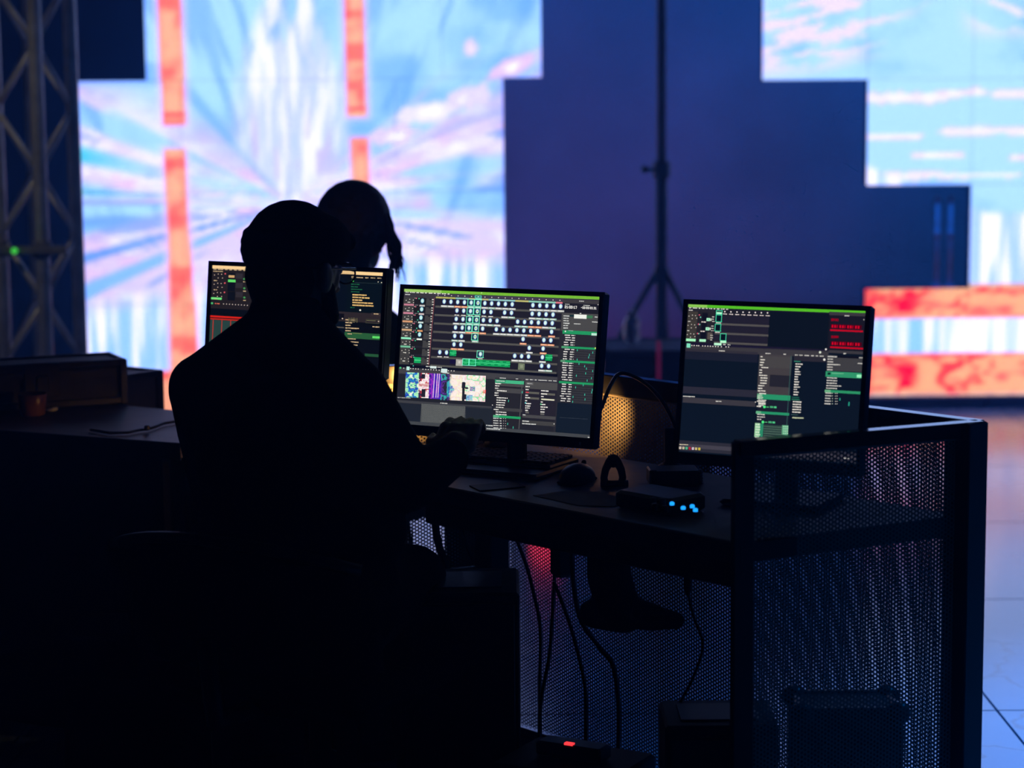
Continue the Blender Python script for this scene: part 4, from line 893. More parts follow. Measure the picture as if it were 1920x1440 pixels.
def monitor(name, label, TL, TRc, ztop, hgt, U, tilt=.05):
    TL, TRc = Vector((TL.x, TL.y, ztop)), Vector((TRc.x, TRc.y, ztop))
    ex = (TRc - TL).normalized(); Wd = (TRc - TL).length; nn = Vector((ex.y, -ex.x, 0))          # towards the viewer
    dn = (Vector((0, 0, -hgt)) + nn * tilt).normalized(); Ht = math.hypot(hgt, tilt); bk = -(dn.cross(ex)).normalized()
    if bk.dot(nn) > 0: bk = -bk
    M3 = Matrix((ex, bk, -dn)).transposed()
    cen = TL + ex * Wd / 2 + dn * Ht / 2; foot = Vector(((cen - nn * .09).x, (cen - nn * .09).y, TOP + .0005))
    root = thing(name, label, 'monitor', foot)
    b = MB(); b.box(cen + bk * .013, (Wd, .024, Ht), M=M3, bev=.004); build(b, 'housing', 'black_plastic', root)
    b = MB(); b.box(cen + bk * .038 - dn * .01, (Wd * .62, .035, Ht * .6), M=M3, bev=.012); build(b, 'rear_cover', 'matte_plastic', root)
    bz = .0095; bl = .022
    b = MB(); f = -bk * .0012
    b.box(TL + ex * Wd / 2 + dn * bz / 2 + f, (Wd, .005, bz), M=M3); b.box(TL + ex * Wd / 2 + dn * (Ht - bl / 2) + f, (Wd, .005, bl), M=M3)
    b.box(TL + ex * bz / 2 + dn * Ht / 2 + f, (bz, .005, Ht - .001), M=M3); b.box(TL + ex * (Wd - bz / 2) + dn * Ht / 2 + f, (bz, .005, Ht - .001), M=M3)
    bez = build(b, 'bezel', 'black_plastic', root)
    b = MB(); b.box(TL + ex * (Wd - .03) + dn * (Ht - bl * .45) + f * 3.4, (.004, .001, .006), M=M3); build(b, 'power_light', 'white_scrap', bez)
    # picture
    o = TL + ex * bz + dn * bz - bk * .0002; sw, sh = Wd - 2 * bz, Ht - bz - bl; vs = []; fs = []; cs = []
    for e in U.q:
        if len(e) == 3: pts, c, l = e
        else: u0, v0, u1, v1, c, l = e; pts = ((u0, v0), (u0, v1), (u1, v1), (u1, v0))
        k = len(vs); off = -bk * (.00006 * l)
        for (u, v) in pts: vs.append(o + ex * (sw * min(max(u, 0), 1)) + dn * (sh * min(max(v, 0), 1)) + off)
        fs.append(tuple(range(k, k + len(pts)))); cs += [lin(c)] * len(pts)
    me = bpy.data.meshes.new('screen'); me.from_pydata([tuple(p) for p in vs], [], fs)
    at = me.color_attributes.new('picture', 'FLOAT_COLOR', 'CORNER')
    arr = np.ones((len(cs), 4), np.float32); arr[:, :3] = np.array(cs); at.data.foreach_set('color', arr.ravel())
    link('screen', me, 'monitor_picture', root)
    # stand
    nk = foot + Vector((0, 0, .012)); b = MB(); b.tube([nk, nk + Vector((0, 0, cen.z - TOP - .03)), cen + bk * .05], [.022, .02, .02], 12); build(b, 'neck', 'black_plastic', root)
    b = MB(); b.box(foot + Vector((0, 0, .006)) + nn * .02, (.20, .16, .012), rz=math.atan2(ex.y, ex.x), bev=.005); build(b, 'stand_base', 'black_plastic', root)
    return root
ZT = 1.13
cTL, cTR = atz(752, 533, ZT), atz(1134, 548, ZT)
monitor('monitor', 'centre monitor with grid of round thumbnails and green title bar', cTL, cTR, ZT, .312, ui_center())
rTL, rTR = atz(1283, 561, ZT), atz(1634, 574, ZT)
monitor('monitor', 'monitor with two red counters and green title bar, next to the desk lamp', rTL, rTR, ZT, .312, ui_right())
ZL = 1.17
lTL, lTR = atz(393, 489, ZL), atz(727, 503, ZL)
monitor('monitor', 'monitor with cream title bar partly hidden behind the operator', lTL, lTR, ZL, .232, ui_left(), tilt=.025)

# ------------------------------------------------------------------ lamps behind the monitors
def lamp(label, base, pts, tip_dir, energy, group, cone):
    root = thing('gooseneck_lamp', label, 'lamp', base, group)
    b = MB(); b.lathe(base, [(.026, 0), (.028, .004), (.028, .012), (.017, .018), (.0135, .022), (.0135, .085), (.011, .092)], 18); build(b, 'base', 'matte_plastic', root)
    P = [Vector(p) for p in pts]; Q = []
    for i in range(len(P) - 1):                       # smooth the neck (Catmull-Rom)
        p0, p1, p2, p3 = P[max(i - 1, 0)], P[i], P[i + 1], P[min(i + 2, len(P) - 1)]
        for k in range(6):
            t = k / 6; Q.append(.5 * ((2 * p1) + (p2 - p0) * t + (2 * p0 - 5 * p1 + 4 * p2 - p3) * t * t + (-p0 + 3 * p1 - 3 * p2 + p3) * t ** 3))
    Q.append(P[-1])
    b = MB(); b.tube(Q, .0042, 8); build(b, 'gooseneck', 'brass_lamp', root)
    d = Vector(tip_dir).normalized(); M3 = d.to_track_quat('Z', 'Y').to_matrix()
    hd = P[-1]
    b = MB(); b.lathe(hd - d * .01, [(.008, 0), (.012, .01), (.014, .05)], 14, M=M3); h = build(b, 'lamp_head', 'matte_plastic', root)
    b = MB(); b.ell(hd + d * .043, (.010, .010, .006), M=M3, n=10); build(b, 'bulb', 'bulb_warm', h)
    ld = bpy.data.lights.new('lamp_light', 'SPOT'); ld.color = (1.0, .50, .13); ld.energy = energy; ld.spot_size = math.radians(cone); ld.spot_blend = 1.0; ld.shadow_soft_size = .012
    lo = bpy.data.objects.new('lamp_light', ld); COL.objects.link(lo); lo.parent = root; lo.location = hd + d * .055 - wloc(root); lo.rotation_euler = d.to_track_quat('-Z', 'Y').to_euler()
    return root
lb = atz(1257, 884, TOP); Yl = lb.y
lp = [lb + Vector((0, 0, .085)), aty(1266, 800, Yl), aty(1240, 750, Yl), aty(1205, 715, Yl + .01), aty(1165, 700, Yl + .02), aty(1145, 722, Yl + .03), aty(1126, 768, Yl + .04), aty(1112, 784, Yl + .06)]
lamp('gooseneck desk lamp arching between the centre monitor and the red counter monitor', lb, lp, (.14, .80, -.05), 4.6, 'gooseneck lamps', 112)
c0 = (cTL + cTR) / 2
hb = v3(J + uR * -.12 + nR * .10, TOP)
lamp('second gooseneck lamp tucked behind the centre monitor, lighting the panel there', hb, [hb + Vector((0, 0, .085)), hb + Vector((-.01, -.01, .14)), hb + Vector((-.05, -.04, .165)), hb + Vector((-.10, -.05, .155))], (-.78, .50, -.20), 16.0, 'gooseneck lamps', 150)

# ------------------------------------------------------------------ small things on the desk
rzD = math.atan2(fd[1], fd[0])
eM = (cTR - cTL).normalized(); rzM = math.atan2(eM.y, eM.x)
kc = atz(905, 868, TOP + .002); root = thing('keyboard', 'black keyboard below the centre monitor, under the hand', 'keyboard', kc)
b = MB(); b.box(kc + Vector((0, 0, .010)), (.40, .13, .016), rz=rzM, bev=.004); build(b, 'keyboard_case', 'black_plastic', root)
Rz = Matrix.Rotation(rzM, 3, 'Z'); mk = MB(); mk.box((0, 0, 0), (.0155, .0155, .007), rz=rzM, bev=.0015); kme = mk.mesh('key'); kme.materials.append(MATS['key_cap'])
for i in range(20):
    for j in range(6):
        o = bpy.data.objects.new('key', kme); COL.objects.link(o); o.parent = root; o.location = Rz @ Vector((-.185 + .0193 * i, -.048 + .0192 * j, .0215))
mc = atz(1082, 903, TOP); root = thing('computer_mouse', 'large black computer mouse lying beside the keyboard', 'mouse', mc)
b = MB(); b.ell(mc + Vector((0, 0, .008)), (.033, .052, .030), M=Rz, n=18); m_ = build(b, 'shell', 'black_plastic', root)
b = MB(); b.box(mc + Vector((0, 0, .003)), (.05, .085, .006), rz=rzM, bev=.002); build(b, 'base', 'rubber', root)
b = MB(); b.lathe(mc + Rz @ Vector((0, .03, .034)), [(.006, -.003), (.007, 0), (.006, .003)], 12, M=Matrix.Rotation(rzM, 3, 'Z') @ Matrix.Rotation(math.pi / 2, 3, 'Y')); build(b, 'wheel', 'rubber', root)
pc = [atz(x, y, TOP + .001) for x, y in ((1000, 929), (1055, 921), (1122, 922), (1185, 940), (1150, 950), (1085, 948))]
b = MB(); b.prism([(p.x, p.y) for p in pc], TOP + .0006, TOP + .0016); tag(build(b, 'paper_sheet', 'paper', origin=pc[0]), 'loose sheet of paper lying at the front of the desk', 'paper')
pc = [atz(x, y, TOP + .0004) for x, y in ((880, 912), (965, 905), (985, 914), (900, 922))]
b = MB(); b.prism([(p.x, p.y) for p in pc], TOP + .0002, TOP + .003); tag(build(b, 'mouse_pad', 'rubber', origin=pc[0]), 'thin dark mouse pad at the front edge below the keyboard', 'mouse pad')
cc_ = atz(1150, 912, TOP); root = thing('spring_clamp', 'black spring clamp standing upright on the desk near the lamp', 'clamp', cc_)
ey = Vector((1, .1, 0)).normalized()
for s_ in (-1, 1):
    pth = [cc_ + ey * (s_ * a_) + Vector((0, 0, z_)) for a_, z_ in ((.016, .002), (.019, .018), (.016, .034), (.008, .050), (.003, .062))]
    b = MB(); b.tube(pth, [.008, .0075, .008, .009, .006], 10); build(b, 'jaw', 'rubber', root)
b = MB(); b.ell(cc_ + Vector((0, 0, .052)), (.011, .009, .014)); build(b, 'spring', 'matte_plastic', root)
b = MB(); b.tube([cc_ + ey * -.026 + Vector((0, 0, .006)), cc_ + ey * .03 + Vector((0, -.005, .006))], .007, 10); build(b, 'foot_pad', 'rubber', root)
# control box with blue indicator knobs
dc = atz(1238, 955, TOP); root = thing('control_box', 'black control box with blue lit buttons at the front of the desk', 'controller', dc)
b = MB(); b.box(dc + Vector((0, 0, .018)), (.145, .10, .034), rz=rzD, bev=.006); build(b, 'housing', 'black_plastic', root)
for k, (px, py) in enumerate(((1260, 941), (1281, 949), (1298, 946), (1304, 953))):
    p = atz(px, py, TOP + .040); b = MB(); b.lathe(p - Vector((0, 0, .006)), [(.0042, 0), (.0045, .004), (.003, .006)], 10); build(b, 'lit_button', 'led_blue', root)
for k, (px, py) in enumerate(((1224, 941), (1242, 942), (1228, 952), (1246, 956))):
    p = atz(px, py, TOP + .038); b = MB(); b.lathe(p - Vector((0, 0, .005)), [(.0065, 0), (.006, .012), (.004, .013)], 12); build(b, 'knob', 'rubber', root)
d2 = atz(1262, 908, TOP); root = thing('interface_box', 'flat black interface box behind the control box, below the lamp', 'interface', d2)
b = MB(); b.box(d2 + Vector((0, 0, .017)), (.10, .075, .032), rz=.05, bev=.003); build(b, 'housing', 'black_plastic', root)
b = MB(); b.box(d2 + Vector((-.047, -.036, .018)), (.006, .004, .03)); build(b, 'trim', 'case_trim', root)
b = MB(); b.tube([d2 + Vector((-.05, -.037, .034)), d2 + Vector((-.036, -.038, .034))], .0018, 8); build(b, 'trim', 'case_trim', root)
d3 = atz(1311, 906, TOP); root = thing('ribbed_knob', 'pale ribbed plastic knob standing beside the flat interface box', 'knob', d3)
pr = [(.006, 0)]
for k in range(4): pr += [(.0075, .002 + .006 * k), (.0085, .004 + .006 * k), (.0062, .0065 + .006 * k)]
b = MB(); b.lathe(d3 + Vector((0, 0, .001)), pr + [(.005, .028)], 14); build(b, 'ribbed_body', 'white_scrap', root)
b = MB(); b.lathe(d3, [(.009, 0), (.009, .002)], 14); build(b, 'flange', 'case_trim', root)

# ------------------------------------------------------------------ cables and boxes under the desk
def cable(label, pts, r=.004, name='cable', m='rubber'):
    P = [Vector(p) for p in pts]; Q = []
    for i in range(len(P) - 1):
        p0, p1, p2, p3 = P[max(i - 1, 0)], P[i], P[i + 1], P[min(i + 2, len(P) - 1)]
        for k in range(6):
            t = k / 6; Q.append(.5 * ((2 * p1) + (p2 - p0) * t + (2 * p0 - 5 * p1 + 4 * p2 - p3) * t * t + (-p0 + 3 * p1 - 3 * p2 + p3) * t ** 3))
    Q.append(P[-1]); b = MB(); b.tube(Q, r, 6)
    return tag(build(b, name, m, origin=P[0]), label, 'cable', 'cables hanging under the desk')
yU = 4.32
cable('black cable slanting across the pink lit panel', [aty(x, y, yU) for x, y in ((958, 985), (985, 1055), (1000, 1110), (1013, 1180), (1012, 1290), (1014, 1440))])
cable('black cable falling from the hanging power brick', [aty(x, y, yU - .05) for x, y in ((1040, 1075), (1036, 1150), (1030, 1230), (1014, 1320), (1010, 1440))])
cable('thick black cable curving down past the cloth bag', [aty(x, y, yU - .1) for x, y in ((1072, 1020), (1076, 1100), (1090, 1165), (1125, 1215), (1150, 1250), (1160, 1330), (1158, 1440))], .005)
cable('black cable crossing the others and ending near the red light', [aty(x, y, yU - .08) for x, y in ((1038, 1090), (1065, 1160), (1085, 1230), (1098, 1300), (1098, 1400))])
cable('black cable with inline connector in front of the blue lit panel', [aty(x, y, 3.98) for x, y in ((1280, 1040), (1291, 1115), (1302, 1160), (1318, 1210), (1300, 1270), (1270, 1330), (1255, 1400))], .003)
cable('black cable at the blue lit panel behind the chair', [aty(x, y, 4.55) for x, y in ((812, 940), (820, 1010), (835, 1060), (850, 1110))], .009)
cable('thin cable beside the desk post at the blue lit panel', [aty(x, y, 4.6) for x, y in ((853, 945), (862, 985), (874, 1020), (885, 1050))], .004)
p = aty(1290, 1085, 3.98); b = MB(); b.tube([p + Vector((0, 0, .032)), p + Vector((0, 0, .024)), p - Vector((0, 0, .02)), p - Vector((0, 0, .032))], [.004, .0085, .0085, .004], 10)
tag(build(b, 'cable_connector', 'rubber', origin=p), 'dark barrel connector hanging before the blue lit panel', 'connector')
p = aty(1054, 1036, yU - .06); root = thing('power_brick', 'black power brick hanging on cables below the desktop', 'power supply', p)
b = MB(); b.box(p, (.042, .035, .10), rz=.5, bev=.008); build(b, 'brick', 'black_plastic', root)
b = MB(); b.tube([p + Vector((0, 0, .05)), p + Vector((.005, 0, .075)), p + Vector((-.01, .02, .13))], .004, 6); build(b, 'lead', 'rubber', root)
# cloth bag sagging below the desktop
q = lambda x, y, Y=4.12: aty(x, y, Y)
b = MB(); b.caps(q(1140, 985), q(1142, 1080), .043, .045); b.caps(q(1142, 1080), q(1160, 1140), .045, .044); b.caps(q(1160, 1142), q(1225, 1158), .036, .028); b.caps(q(1225, 1158), q(1268, 1163), .026, .018); b.caps(q(1112, 1150), q(1170, 1160), .03, .03)
root = thing('cloth_bag', 'black cloth bag sagging under the desktop in front of the blue lit panel', 'bag', q(1160, 1190))
blob(b, 'bag_body', 'cloth_bag', .006, 6, root)
b = MB(); b.tube([q(1122, 990), q(1118, 975), aty(1125, 950, 4.14)], .004, 6); b.tube([q(1160, 990), q(1166, 975), aty(1160, 955, 4.14)], .004, 6); build(b, 'strap', 'cloth_bag', root)
def tower(label, x0, x1, y0, y1, h, rz=0):
    c = Vector(((x0 + x1) / 2, (y0 + y1) / 2, 0)); root = thing('computer_tower', label, 'computer', c)
    Rm = Matrix.Rotation(rz, 3, 'Z'); sx, sy = x1 - x0, y1 - y0
    b = MB(); b.box(c + Vector((0, 0, h / 2 + .012)), (sx, sy, h - .024), rz=rz, bev=.006); build(b, 'case_body', 'matte_plastic', root)
    b = MB(); b.box(c + Rm @ Vector((0, -sy / 2 - .004, 0)) + Vector((0, 0, h / 2)), (sx - .02, .01, h - .04), rz=rz, bev=.003); build(b, 'front_panel', 'black_plastic', root)
    b = MB(); b.box(c + Vector((0, 0, h + .001)), (sx * .7, sy * .6, .004), rz=rz); build(b, 'top_vent', 'black_plastic', root)
    for a in (-1, 1):
        for e in (-1, 1):
            p = c + Rm @ Vector((a * (sx / 2 - .03), e * (sy / 2 - .05), 0)); b = MB(); b.lathe(p, [(.018, 0), (.02, .013)], 10); build(b, 'foot', 'rubber', root)
    return root
t1 = atz(974, 1108, .545)
tower('tall black computer tower between the chair and the hanging cables', t1.x - .24, t1.x - .0, t1.y - .02, t1.y + .22, .545)
t2 = atz(1246, 1352, .37)
tower('low black computer box under the red counter monitor', t2.x, t2.x + .21, t2.y - .02, t2.y + .16, .365, .0)
road_case('equipment_case', 'black equipment case standing behind the side panel of the desk', .535, .715, 3.865, 3.985, 0, .385)
ps = aty(1075, 1394, 4.0); root = thing('power_strip', 'black power strip with a red light lying on a box below the cables', 'power strip', (ps.x, 4.0, ps.z - .02))
b = MB(); b.box((ps.x, 4.0, ps.z - .012), (.14, .05, .03), rz=-.5, bev=.005); build(b, 'housing', 'black_plastic', root)
b = MB(); b.box((ps.x - .008, 3.985, ps.z + .004), (.018, .010, .004), rz=-.5); build(b, 'switch_light', 'led_red', root)
root = thing('storage_box', 'small black storage box carrying the power strip', 'box', (ps.x, 4.0, 0)); b = MB(); b.box((ps.x, 4.0, (ps.z - .028) / 2), (.26, .2, ps.z - .029), rz=-.5, bev=.006); build(b, 'box_body', 'matte_plastic', root)
b = MB(); b.box((ps.x, 4.0, ps.z - .07), (.264, .204, .012), rz=-.5, bev=.003); build(b, 'lid_rim', 'black_plastic', root)
rp = aty(295, 1224, 4.6); root = thing('charger', 'small black charger with two red lights in the dark under the side table', 'charger', (rp.x, 4.6, rp.z))
b = MB(); b.box((rp.x, 4.612, rp.z), (.06, .02, .04), bev=.004); build(b, 'housing', 'black_plastic', root)
for k in (-1, 1):
    b = MB(); b.ell((rp.x + .0025 * k - .001, 4.600, rp.z), (.0019, .0019, .0019), n=8); build(b, 'indicator', 'led_red', root)
root = thing('speaker_box', 'black floor box under the side table carrying the charger', 'box', (rp.x - .05, 4.75, 0)); b = MB(); b.box((rp.x - .05, 4.745, rp.z / 2), (.34, .24, rp.z + .06), bev=.01); build(b, 'cabinet', 'matte_plastic', root)
b = MB(); b.box((rp.x - .05, 4.624, rp.z / 2 - .03), (.30, .006, rp.z - .06), bev=.002); build(b, 'grille', 'rubber', root)

# ------------------------------------------------------------------ operator and chair
YM = 4.0
Fd = Vector((.47, .883, 0)); Rd = Vector((Fd.y, -Fd.x, 0)); Z = Vector((0, 0, 1))
hc = aty(555, 506, YM + .02)                                           # head centre
base = Vector((-.425, YM - .07, 0))
def L(f, r, z): return base + Fd * f + Rd * r + Z * z
pel = L(0, 0, .58); chest = L(.045, 0, .88); nb = aty(540, 622, 4.0)
shL, shR = aty(376, 726, 4.05), aty(664, 734, 3.93)
hipL, hipR = L(.02, -.09, .55), L(.02, .09, .55)
knL, knR = L(.42, -.17, .55), L(.42, .02, .54); anL, anR = L(.40, -.17, .10), L(.44, .03, .10)
hand = aty(868, 815, 4.10); elR = aty(766, 905, 3.90); wrR = aty(846, 856, 4.00)
elL = L(.14, -.25, .74); wrL = L(.36, -.10, .775)
hf = Vector((.60, .80, -.10)).normalized(); hr = hf.cross(Z).normalized(); hu = hr.cross(hf).normalized()
HM = Matrix((hr, hf, hu)).transposed()
def hp(r, f, u): return hc + hr * r + hf * f + hu * u
b = MB()
b.ell(hp(0, -.008, .012), (.074, .094, .098), HM, 20); b.ell(hp(0, .022, -.050), (.060, .066, .062), HM, 16); b.ell(hp(0, .052, -.088), (.030, .030, .022), HM); b.ell(hp(0, .070, -.01), (.048, .022, .045), HM)
b.caps(hp(0, .092, .012), hp(0, .110, -.030), .0085, .013); b.ell(hp(-.012, .100, -.034), (.010, .012, .008), HM); b.ell(hp(.012, .100, -.034), (.010, .012, .008), HM)
b.caps(hp(-.034, .083, .026), hp(.034, .083, .026), .010); b.ell(hp(0, .088, -.060), (.024, .012, .007), HM); b.ell(hp(0, .087, -.069), (.021, .012, .007), HM)
for s_ in (-1, 1): b.ell(hp(.079 * s_, -.004, -.012), (.010, .019, .031), HM); b.ell(hp(.083 * s_, -.013, -.004), (.008, .012, .022), HM)
b.caps(hp(0, -.022, -.06), nb - Z * .02, .054, .058)
b.caps(pel, chest, .125, .13); b.caps(chest, nb - Z * .09, .125, .07); b.caps(L(.06, -.08, .86), L(.06, .08, .86), .10); b.caps(nb - Z * .02, shL, .045, .048); b.caps(nb - Z * .02, shR, .045, .048); b.caps(L(0, -.07, .56), L(0, .07, .56), .12)
for a, e, w_ in ((shL, elL, wrL), (shR, elR, wrR)): b.caps(a, e, .050, .040); b.caps(e, w_, .038, .028)
for h_, k_, a_ in ((hipL, knL, anL), (hipR, knR, anR)):
    b.caps(h_, k_, .085, .060); b.caps(k_, a_, .055, .036); b.caps(a_ - Z * .05, a_ - Z * .06 + Fd * .16, .036, .028)
def hand_mesh(b, wr, fwd, side, dn, thumb):
    """palm, four bent fingers and a thumb at the side of the palm"""
    pm = wr + fwd * .055; b.caps(wr, wr + fwd * .03, .027, .03)
    for k in range(4): b.caps(wr + fwd * .03 + side * (-.027 + .018 * k), wr + fwd * .085 + side * (-.031 + .0205 * k), .015, .0125)
    for k, ln in enumerate((.068, .078, .072, .055)):
        p0 = wr + fwd * .088 + side * (-.031 + .0205 * k); d1 = (fwd * .92 + dn * .35).normalized(); d2 = (fwd * .45 + dn * .9).normalized(); d3 = (fwd * .05 + dn * 1.0).normalized()
        p1 = p0 + d1 * ln * .48; p2 = p1 + d2 * ln * .32; p3 = p2 + d3 * ln * .22
        b.caps(p0, p1, .0098, .0092, 10); b.caps(p1, p2, .0092, .0085, 10); b.caps(p2, p3, .0085, .0075, 10)
    t0 = wr + fwd * .03 + side * (.026 * thumb); t1 = t0 + (fwd * .6 + side * thumb * .7 + dn * .3).normalized() * .042; t2 = t1 + (fwd * .9 + side * thumb * .1 + dn * .4).normalized() * .034
    b.caps(t0, t1, .0135, .011, 10); b.caps(t1, t2, .0105, .009, 10)
fr = Vector((.20, .82, .52)).normalized(); sdR = fr.cross(Z).normalized(); dnR = fr.cross(sdR).normalized(); dnR = dnR if dnR.z < 0 else -dnR
hand_mesh(b, wrR, fr, sdR, dnR, -1)
fl = (Fd * .8 + Rd * .5).normalized(); sdL = fl.cross(Z).normalized(); hand_mesh(b, wrL, fl, sdL, Vector((0, 0, -1)), 1)
person = blob(b, 'person', 'skin', .0045, 3, None, origin=(base.x, base.y, 0))
tag(person, 'seated person in black jacket, beanie and glasses working at the monitors', 'person')
b = MB(); g = .022
b.caps(pel + Z * .0, chest, .148, .155); b.caps(chest, nb - Z * .09, .15, .085); b.caps(L(.05, -.085, .84), L(.05, .085, .84), .13); b.caps(L(.05, -.09, .72), L(.05, .09, .72), .125); b.caps(L(.01, -.08, .60), L(.01, .08, .60), .145)
b.caps(nb + Z * .012, shL, .066, .062); b.caps(nb + Z * .012, shR, .066, .062); b.ell(nb + Z * .04 - Fd * .005, (.072, .072, .05)); b.ell(nb - Fd * .045 - Z * .02, (.085, .05, .05), Matrix((Rd, Fd, Z)).transposed())
for a, e, w_ in ((shL, elL, wrL), (shR, elR, wrR)): b.caps(a, e, .064, .058); b.caps(e, e + (w_ - e) * .93, .057, .042)
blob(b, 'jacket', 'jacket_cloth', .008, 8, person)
b = MB(); b.caps(L(.0, -.08, .57), L(.0, .08, .57), .135)
for h_, k_, a_ in ((hipL, knL, anL), (hipR, knR, anR)): b.caps(h_, k_, .098, .076); b.caps(k_, a_ + Z * .02, .072, .056)
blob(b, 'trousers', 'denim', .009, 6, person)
for a_ in (anL, anR):
    b = MB(); b.caps(a_ - Z * .045 - Fd * .03, a_ - Z * .055 + Fd * .10, .046, .044); b.caps(a_ - Z * .055 + Fd * .10, a_ - Z * .062 + Fd * .17, .044, .036); b.caps(a_, a_ - Z * .04, .048, .05)
    sh = blob(b, 'shoe', 'rubber', .006, 4, person)
    for v in sh.data.vertices: v.co.z = max(v.co.z, .002)
b = MB(); b.ell(hp(0, -.012, .045), (.084, .098, .087), HM, 20); b.ell(hp(0, .03, .055), (.080, .088, .062), HM, 18)
for k, (rw, rr_) in enumerate(((.078, .0115), (.081, .013), (.081, .013), (.079, .0115))):           # turned-up cuff
    rng = [hp(rw * math.cos(t), -.008 + (rw + .016) * math.sin(t), .026 + .0155 * k + .012 * math.sin(t)) for t in np.linspace(0, 2 * math.pi, 28)]
    b.tube(rng, rr_, 10, cap=True)
b.caps(hp(-.03, .092, .060), hp(.045, .088, .058), .020)
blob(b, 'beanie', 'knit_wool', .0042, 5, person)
b = MB(); b.ell(hp(0, .048, -.082), (.050, .052, .040), HM, 16); b.ell(hp(0, .075, -.094), (.030, .026, .030), HM)
for s_ in (-1, 1): b.caps(hp(.066 * s_, .018, -.03), hp(.054 * s_, .04, -.085), .014, .02)
blob(b, 'beard', 'beard_hair', .004, 3, person)
b = MB(); b.ell(hp(0, -.040, -.012), (.074, .064, .066), HM, 16); b.ell(hp(0, -.046, -.04), (.062, .048, .050), HM, 16); blob(b, 'hair', 'beard_hair', .004, 3, person)
for s_ in (-1, 1):
    b = MB(); b.ell(hp(.030 * s_, .082, .004), (.0115, .0115, .0115), HM); e_ = build(b, 'eye', 'white_scrap', person)
# glasses
gl = MB()
def ringpts(cx): return [hp(cx + .024 * math.cos(t), .107 - .10 * abs(cx + .024 * math.cos(t)) ** 1.5, -.002 + .020 * math.sin(t)) for t in np.linspace(0, 2 * math.pi, 25)]
for cx in (-.032, .032): gl.tube(ringpts(cx), .0019, 6)
gl.tube([hp(-.010, .109, .002), hp(0, .113, .006), hp(.010, .109, .002)], .0018, 6)
for s_ in (-1, 1): gl.tube([hp(.056 * s_, .104, .006), hp(.070 * s_, .09, .008), hp(.080 * s_, .01, .006), hp(.081 * s_, -.018, -.016)], .0022, 6)
gg = build(gl, 'glasses', 'spectacle_frame', person)
for cx in (-.032, .032):
    lm = MB(); P_ = ringpts(cx)[:-1]; n_ = len(P_); lm.add([p_ for p_ in P_] + [p_ + hf * .0016 for p_ in P_], [tuple(range(n_)), tuple(range(2 * n_ - 1, n_ - 1, -1))] + [(i, (i + 1) % n_, n_ + (i + 1) % n_, n_ + i) for i in range(n_)])
    build(lm, 'lens', 'lens_glass', gg)
# chair
ch_ = thing('office_chair', 'black office chair with curved backrest carrying the seated operator', 'chair', (base.x, base.y, 0))
b = MB(); b.box(L(.10, 0, .425), (.48, .47, .07), rz=math.atan2(Rd.y, Rd.x), bev=.03); build(b, 'seat', 'jacket_cloth', ch_)
bk_ = MB(); vs = []; fs = []
for i in range(13):
    t = (i - 6) / 6 * .27
    for j, (z_, o_) in enumerate(((.50, 0), (.62, -.02), (.745 - .10 * (t / .27) ** 2 * .5, -.045))):
        d_ = .10 * (t / .27) ** 2
        vs.append(L(-.195 + o_ + d_, t, z_)); vs.append(L(-.225 + o_ + d_, t, z_))
for i in range(12):
    for j in range(2):
        a_ = i * 6 + j * 2; fs += [(a_, a_ + 6, a_ + 8, a_ + 2), (a_ + 1, a_ + 3, a_ + 9, a_ + 7)]
    a_ = i * 6; fs += [(a_ + 4, a_ + 10, a_ + 11, a_ + 5), (a_, a_ + 1, a_ + 7, a_ + 6)]
fs += [(0, 2, 3, 1), (2, 4, 5, 3), (72, 73, 75, 74), (74, 75, 77, 76)]
bk_.add(vs, fs, True); bo = build(bk_, 'backrest', 'jacket_cloth', ch_)
b = MB(); b.tube([vs[i * 6 + 5] + Z * .004 for i in range(13)], .011, 8); build(b, 'back_rim', 'black_plastic', bo)
b = MB(); b.tube([L(-.10, 0, .40), L(-.24, 0, .41), L(-.26, 0, .56)], .018, 8); build(b, 'back_bracket', 'black_steel', ch_)
b = MB(); b.lathe(L(.10, 0, .10), [(.032, 0), (.032, .16), (.022, .165), (.022, .30)], 14); build(b, 'gas_column', 'black_steel', ch_)
for k in range(5):
    a_ = 2 * math.pi * k / 5 + .3; d_ = Vector((math.cos(a_), math.sin(a_), 0)); c0_ = L(.10, 0, 0)
    b = MB(); b.tube([c0_ + Z * .12 + d_ * .02, c0_ + Z * .10 + d_ * .18, c0_ + Z * .07 + d_ * .31], [.022, .018, .014], 8); lg = build(b, 'base_leg', 'black_plastic', ch_)
    b = MB(); b.lathe(c0_ + d_ * .31 + Z * .028, [(.010, -.02), (.027, -.017), (.027, .017), (.010, .02)], 12, M=Matrix.Rotation(a_ + .5, 3, 'Z') @ Matrix.Rotation(math.pi / 2, 3, 'Y')); build(b, 'caster', 'rubber', lg)

# ------------------------------------------------------------------ second person beyond the desk
YP = 5.75
h2c = aty(668, 436, YP); b2 = Vector((h2c.x + .01, YP - .06, 0)); F2 = Vector((.35, .94, 0)).normalized(); R2 = Vector((F2.y, -F2.x, 0))
def L2(f, r, z): return b2 + F2 * f + R2 * r + Z * z
f2 = Vector((.55, .80, -.22)).normalized(); r2 = f2.cross(Z).normalized(); u2 = r2.cross(f2).normalized(); H2 = Matrix((r2, f2, u2)).transposed()
def hp2(r, f, u): return h2c + r2 * r + f2 * f + u2 * u
b = MB(); b.ell(hp2(0, -.005, .01), (.072, .09, .10), H2, 18); b.ell(hp2(0, .025, -.055), (.055, .06, .058), H2); b.caps(hp2(0, .09, .01), hp2(0, .105, -.03), .008, .012)
b.caps(hp2(-.03, .08, .025), hp2(.03, .08, .025), .009); b.ell(hp2(0, .083, -.065), (.021, .012, .012), H2)
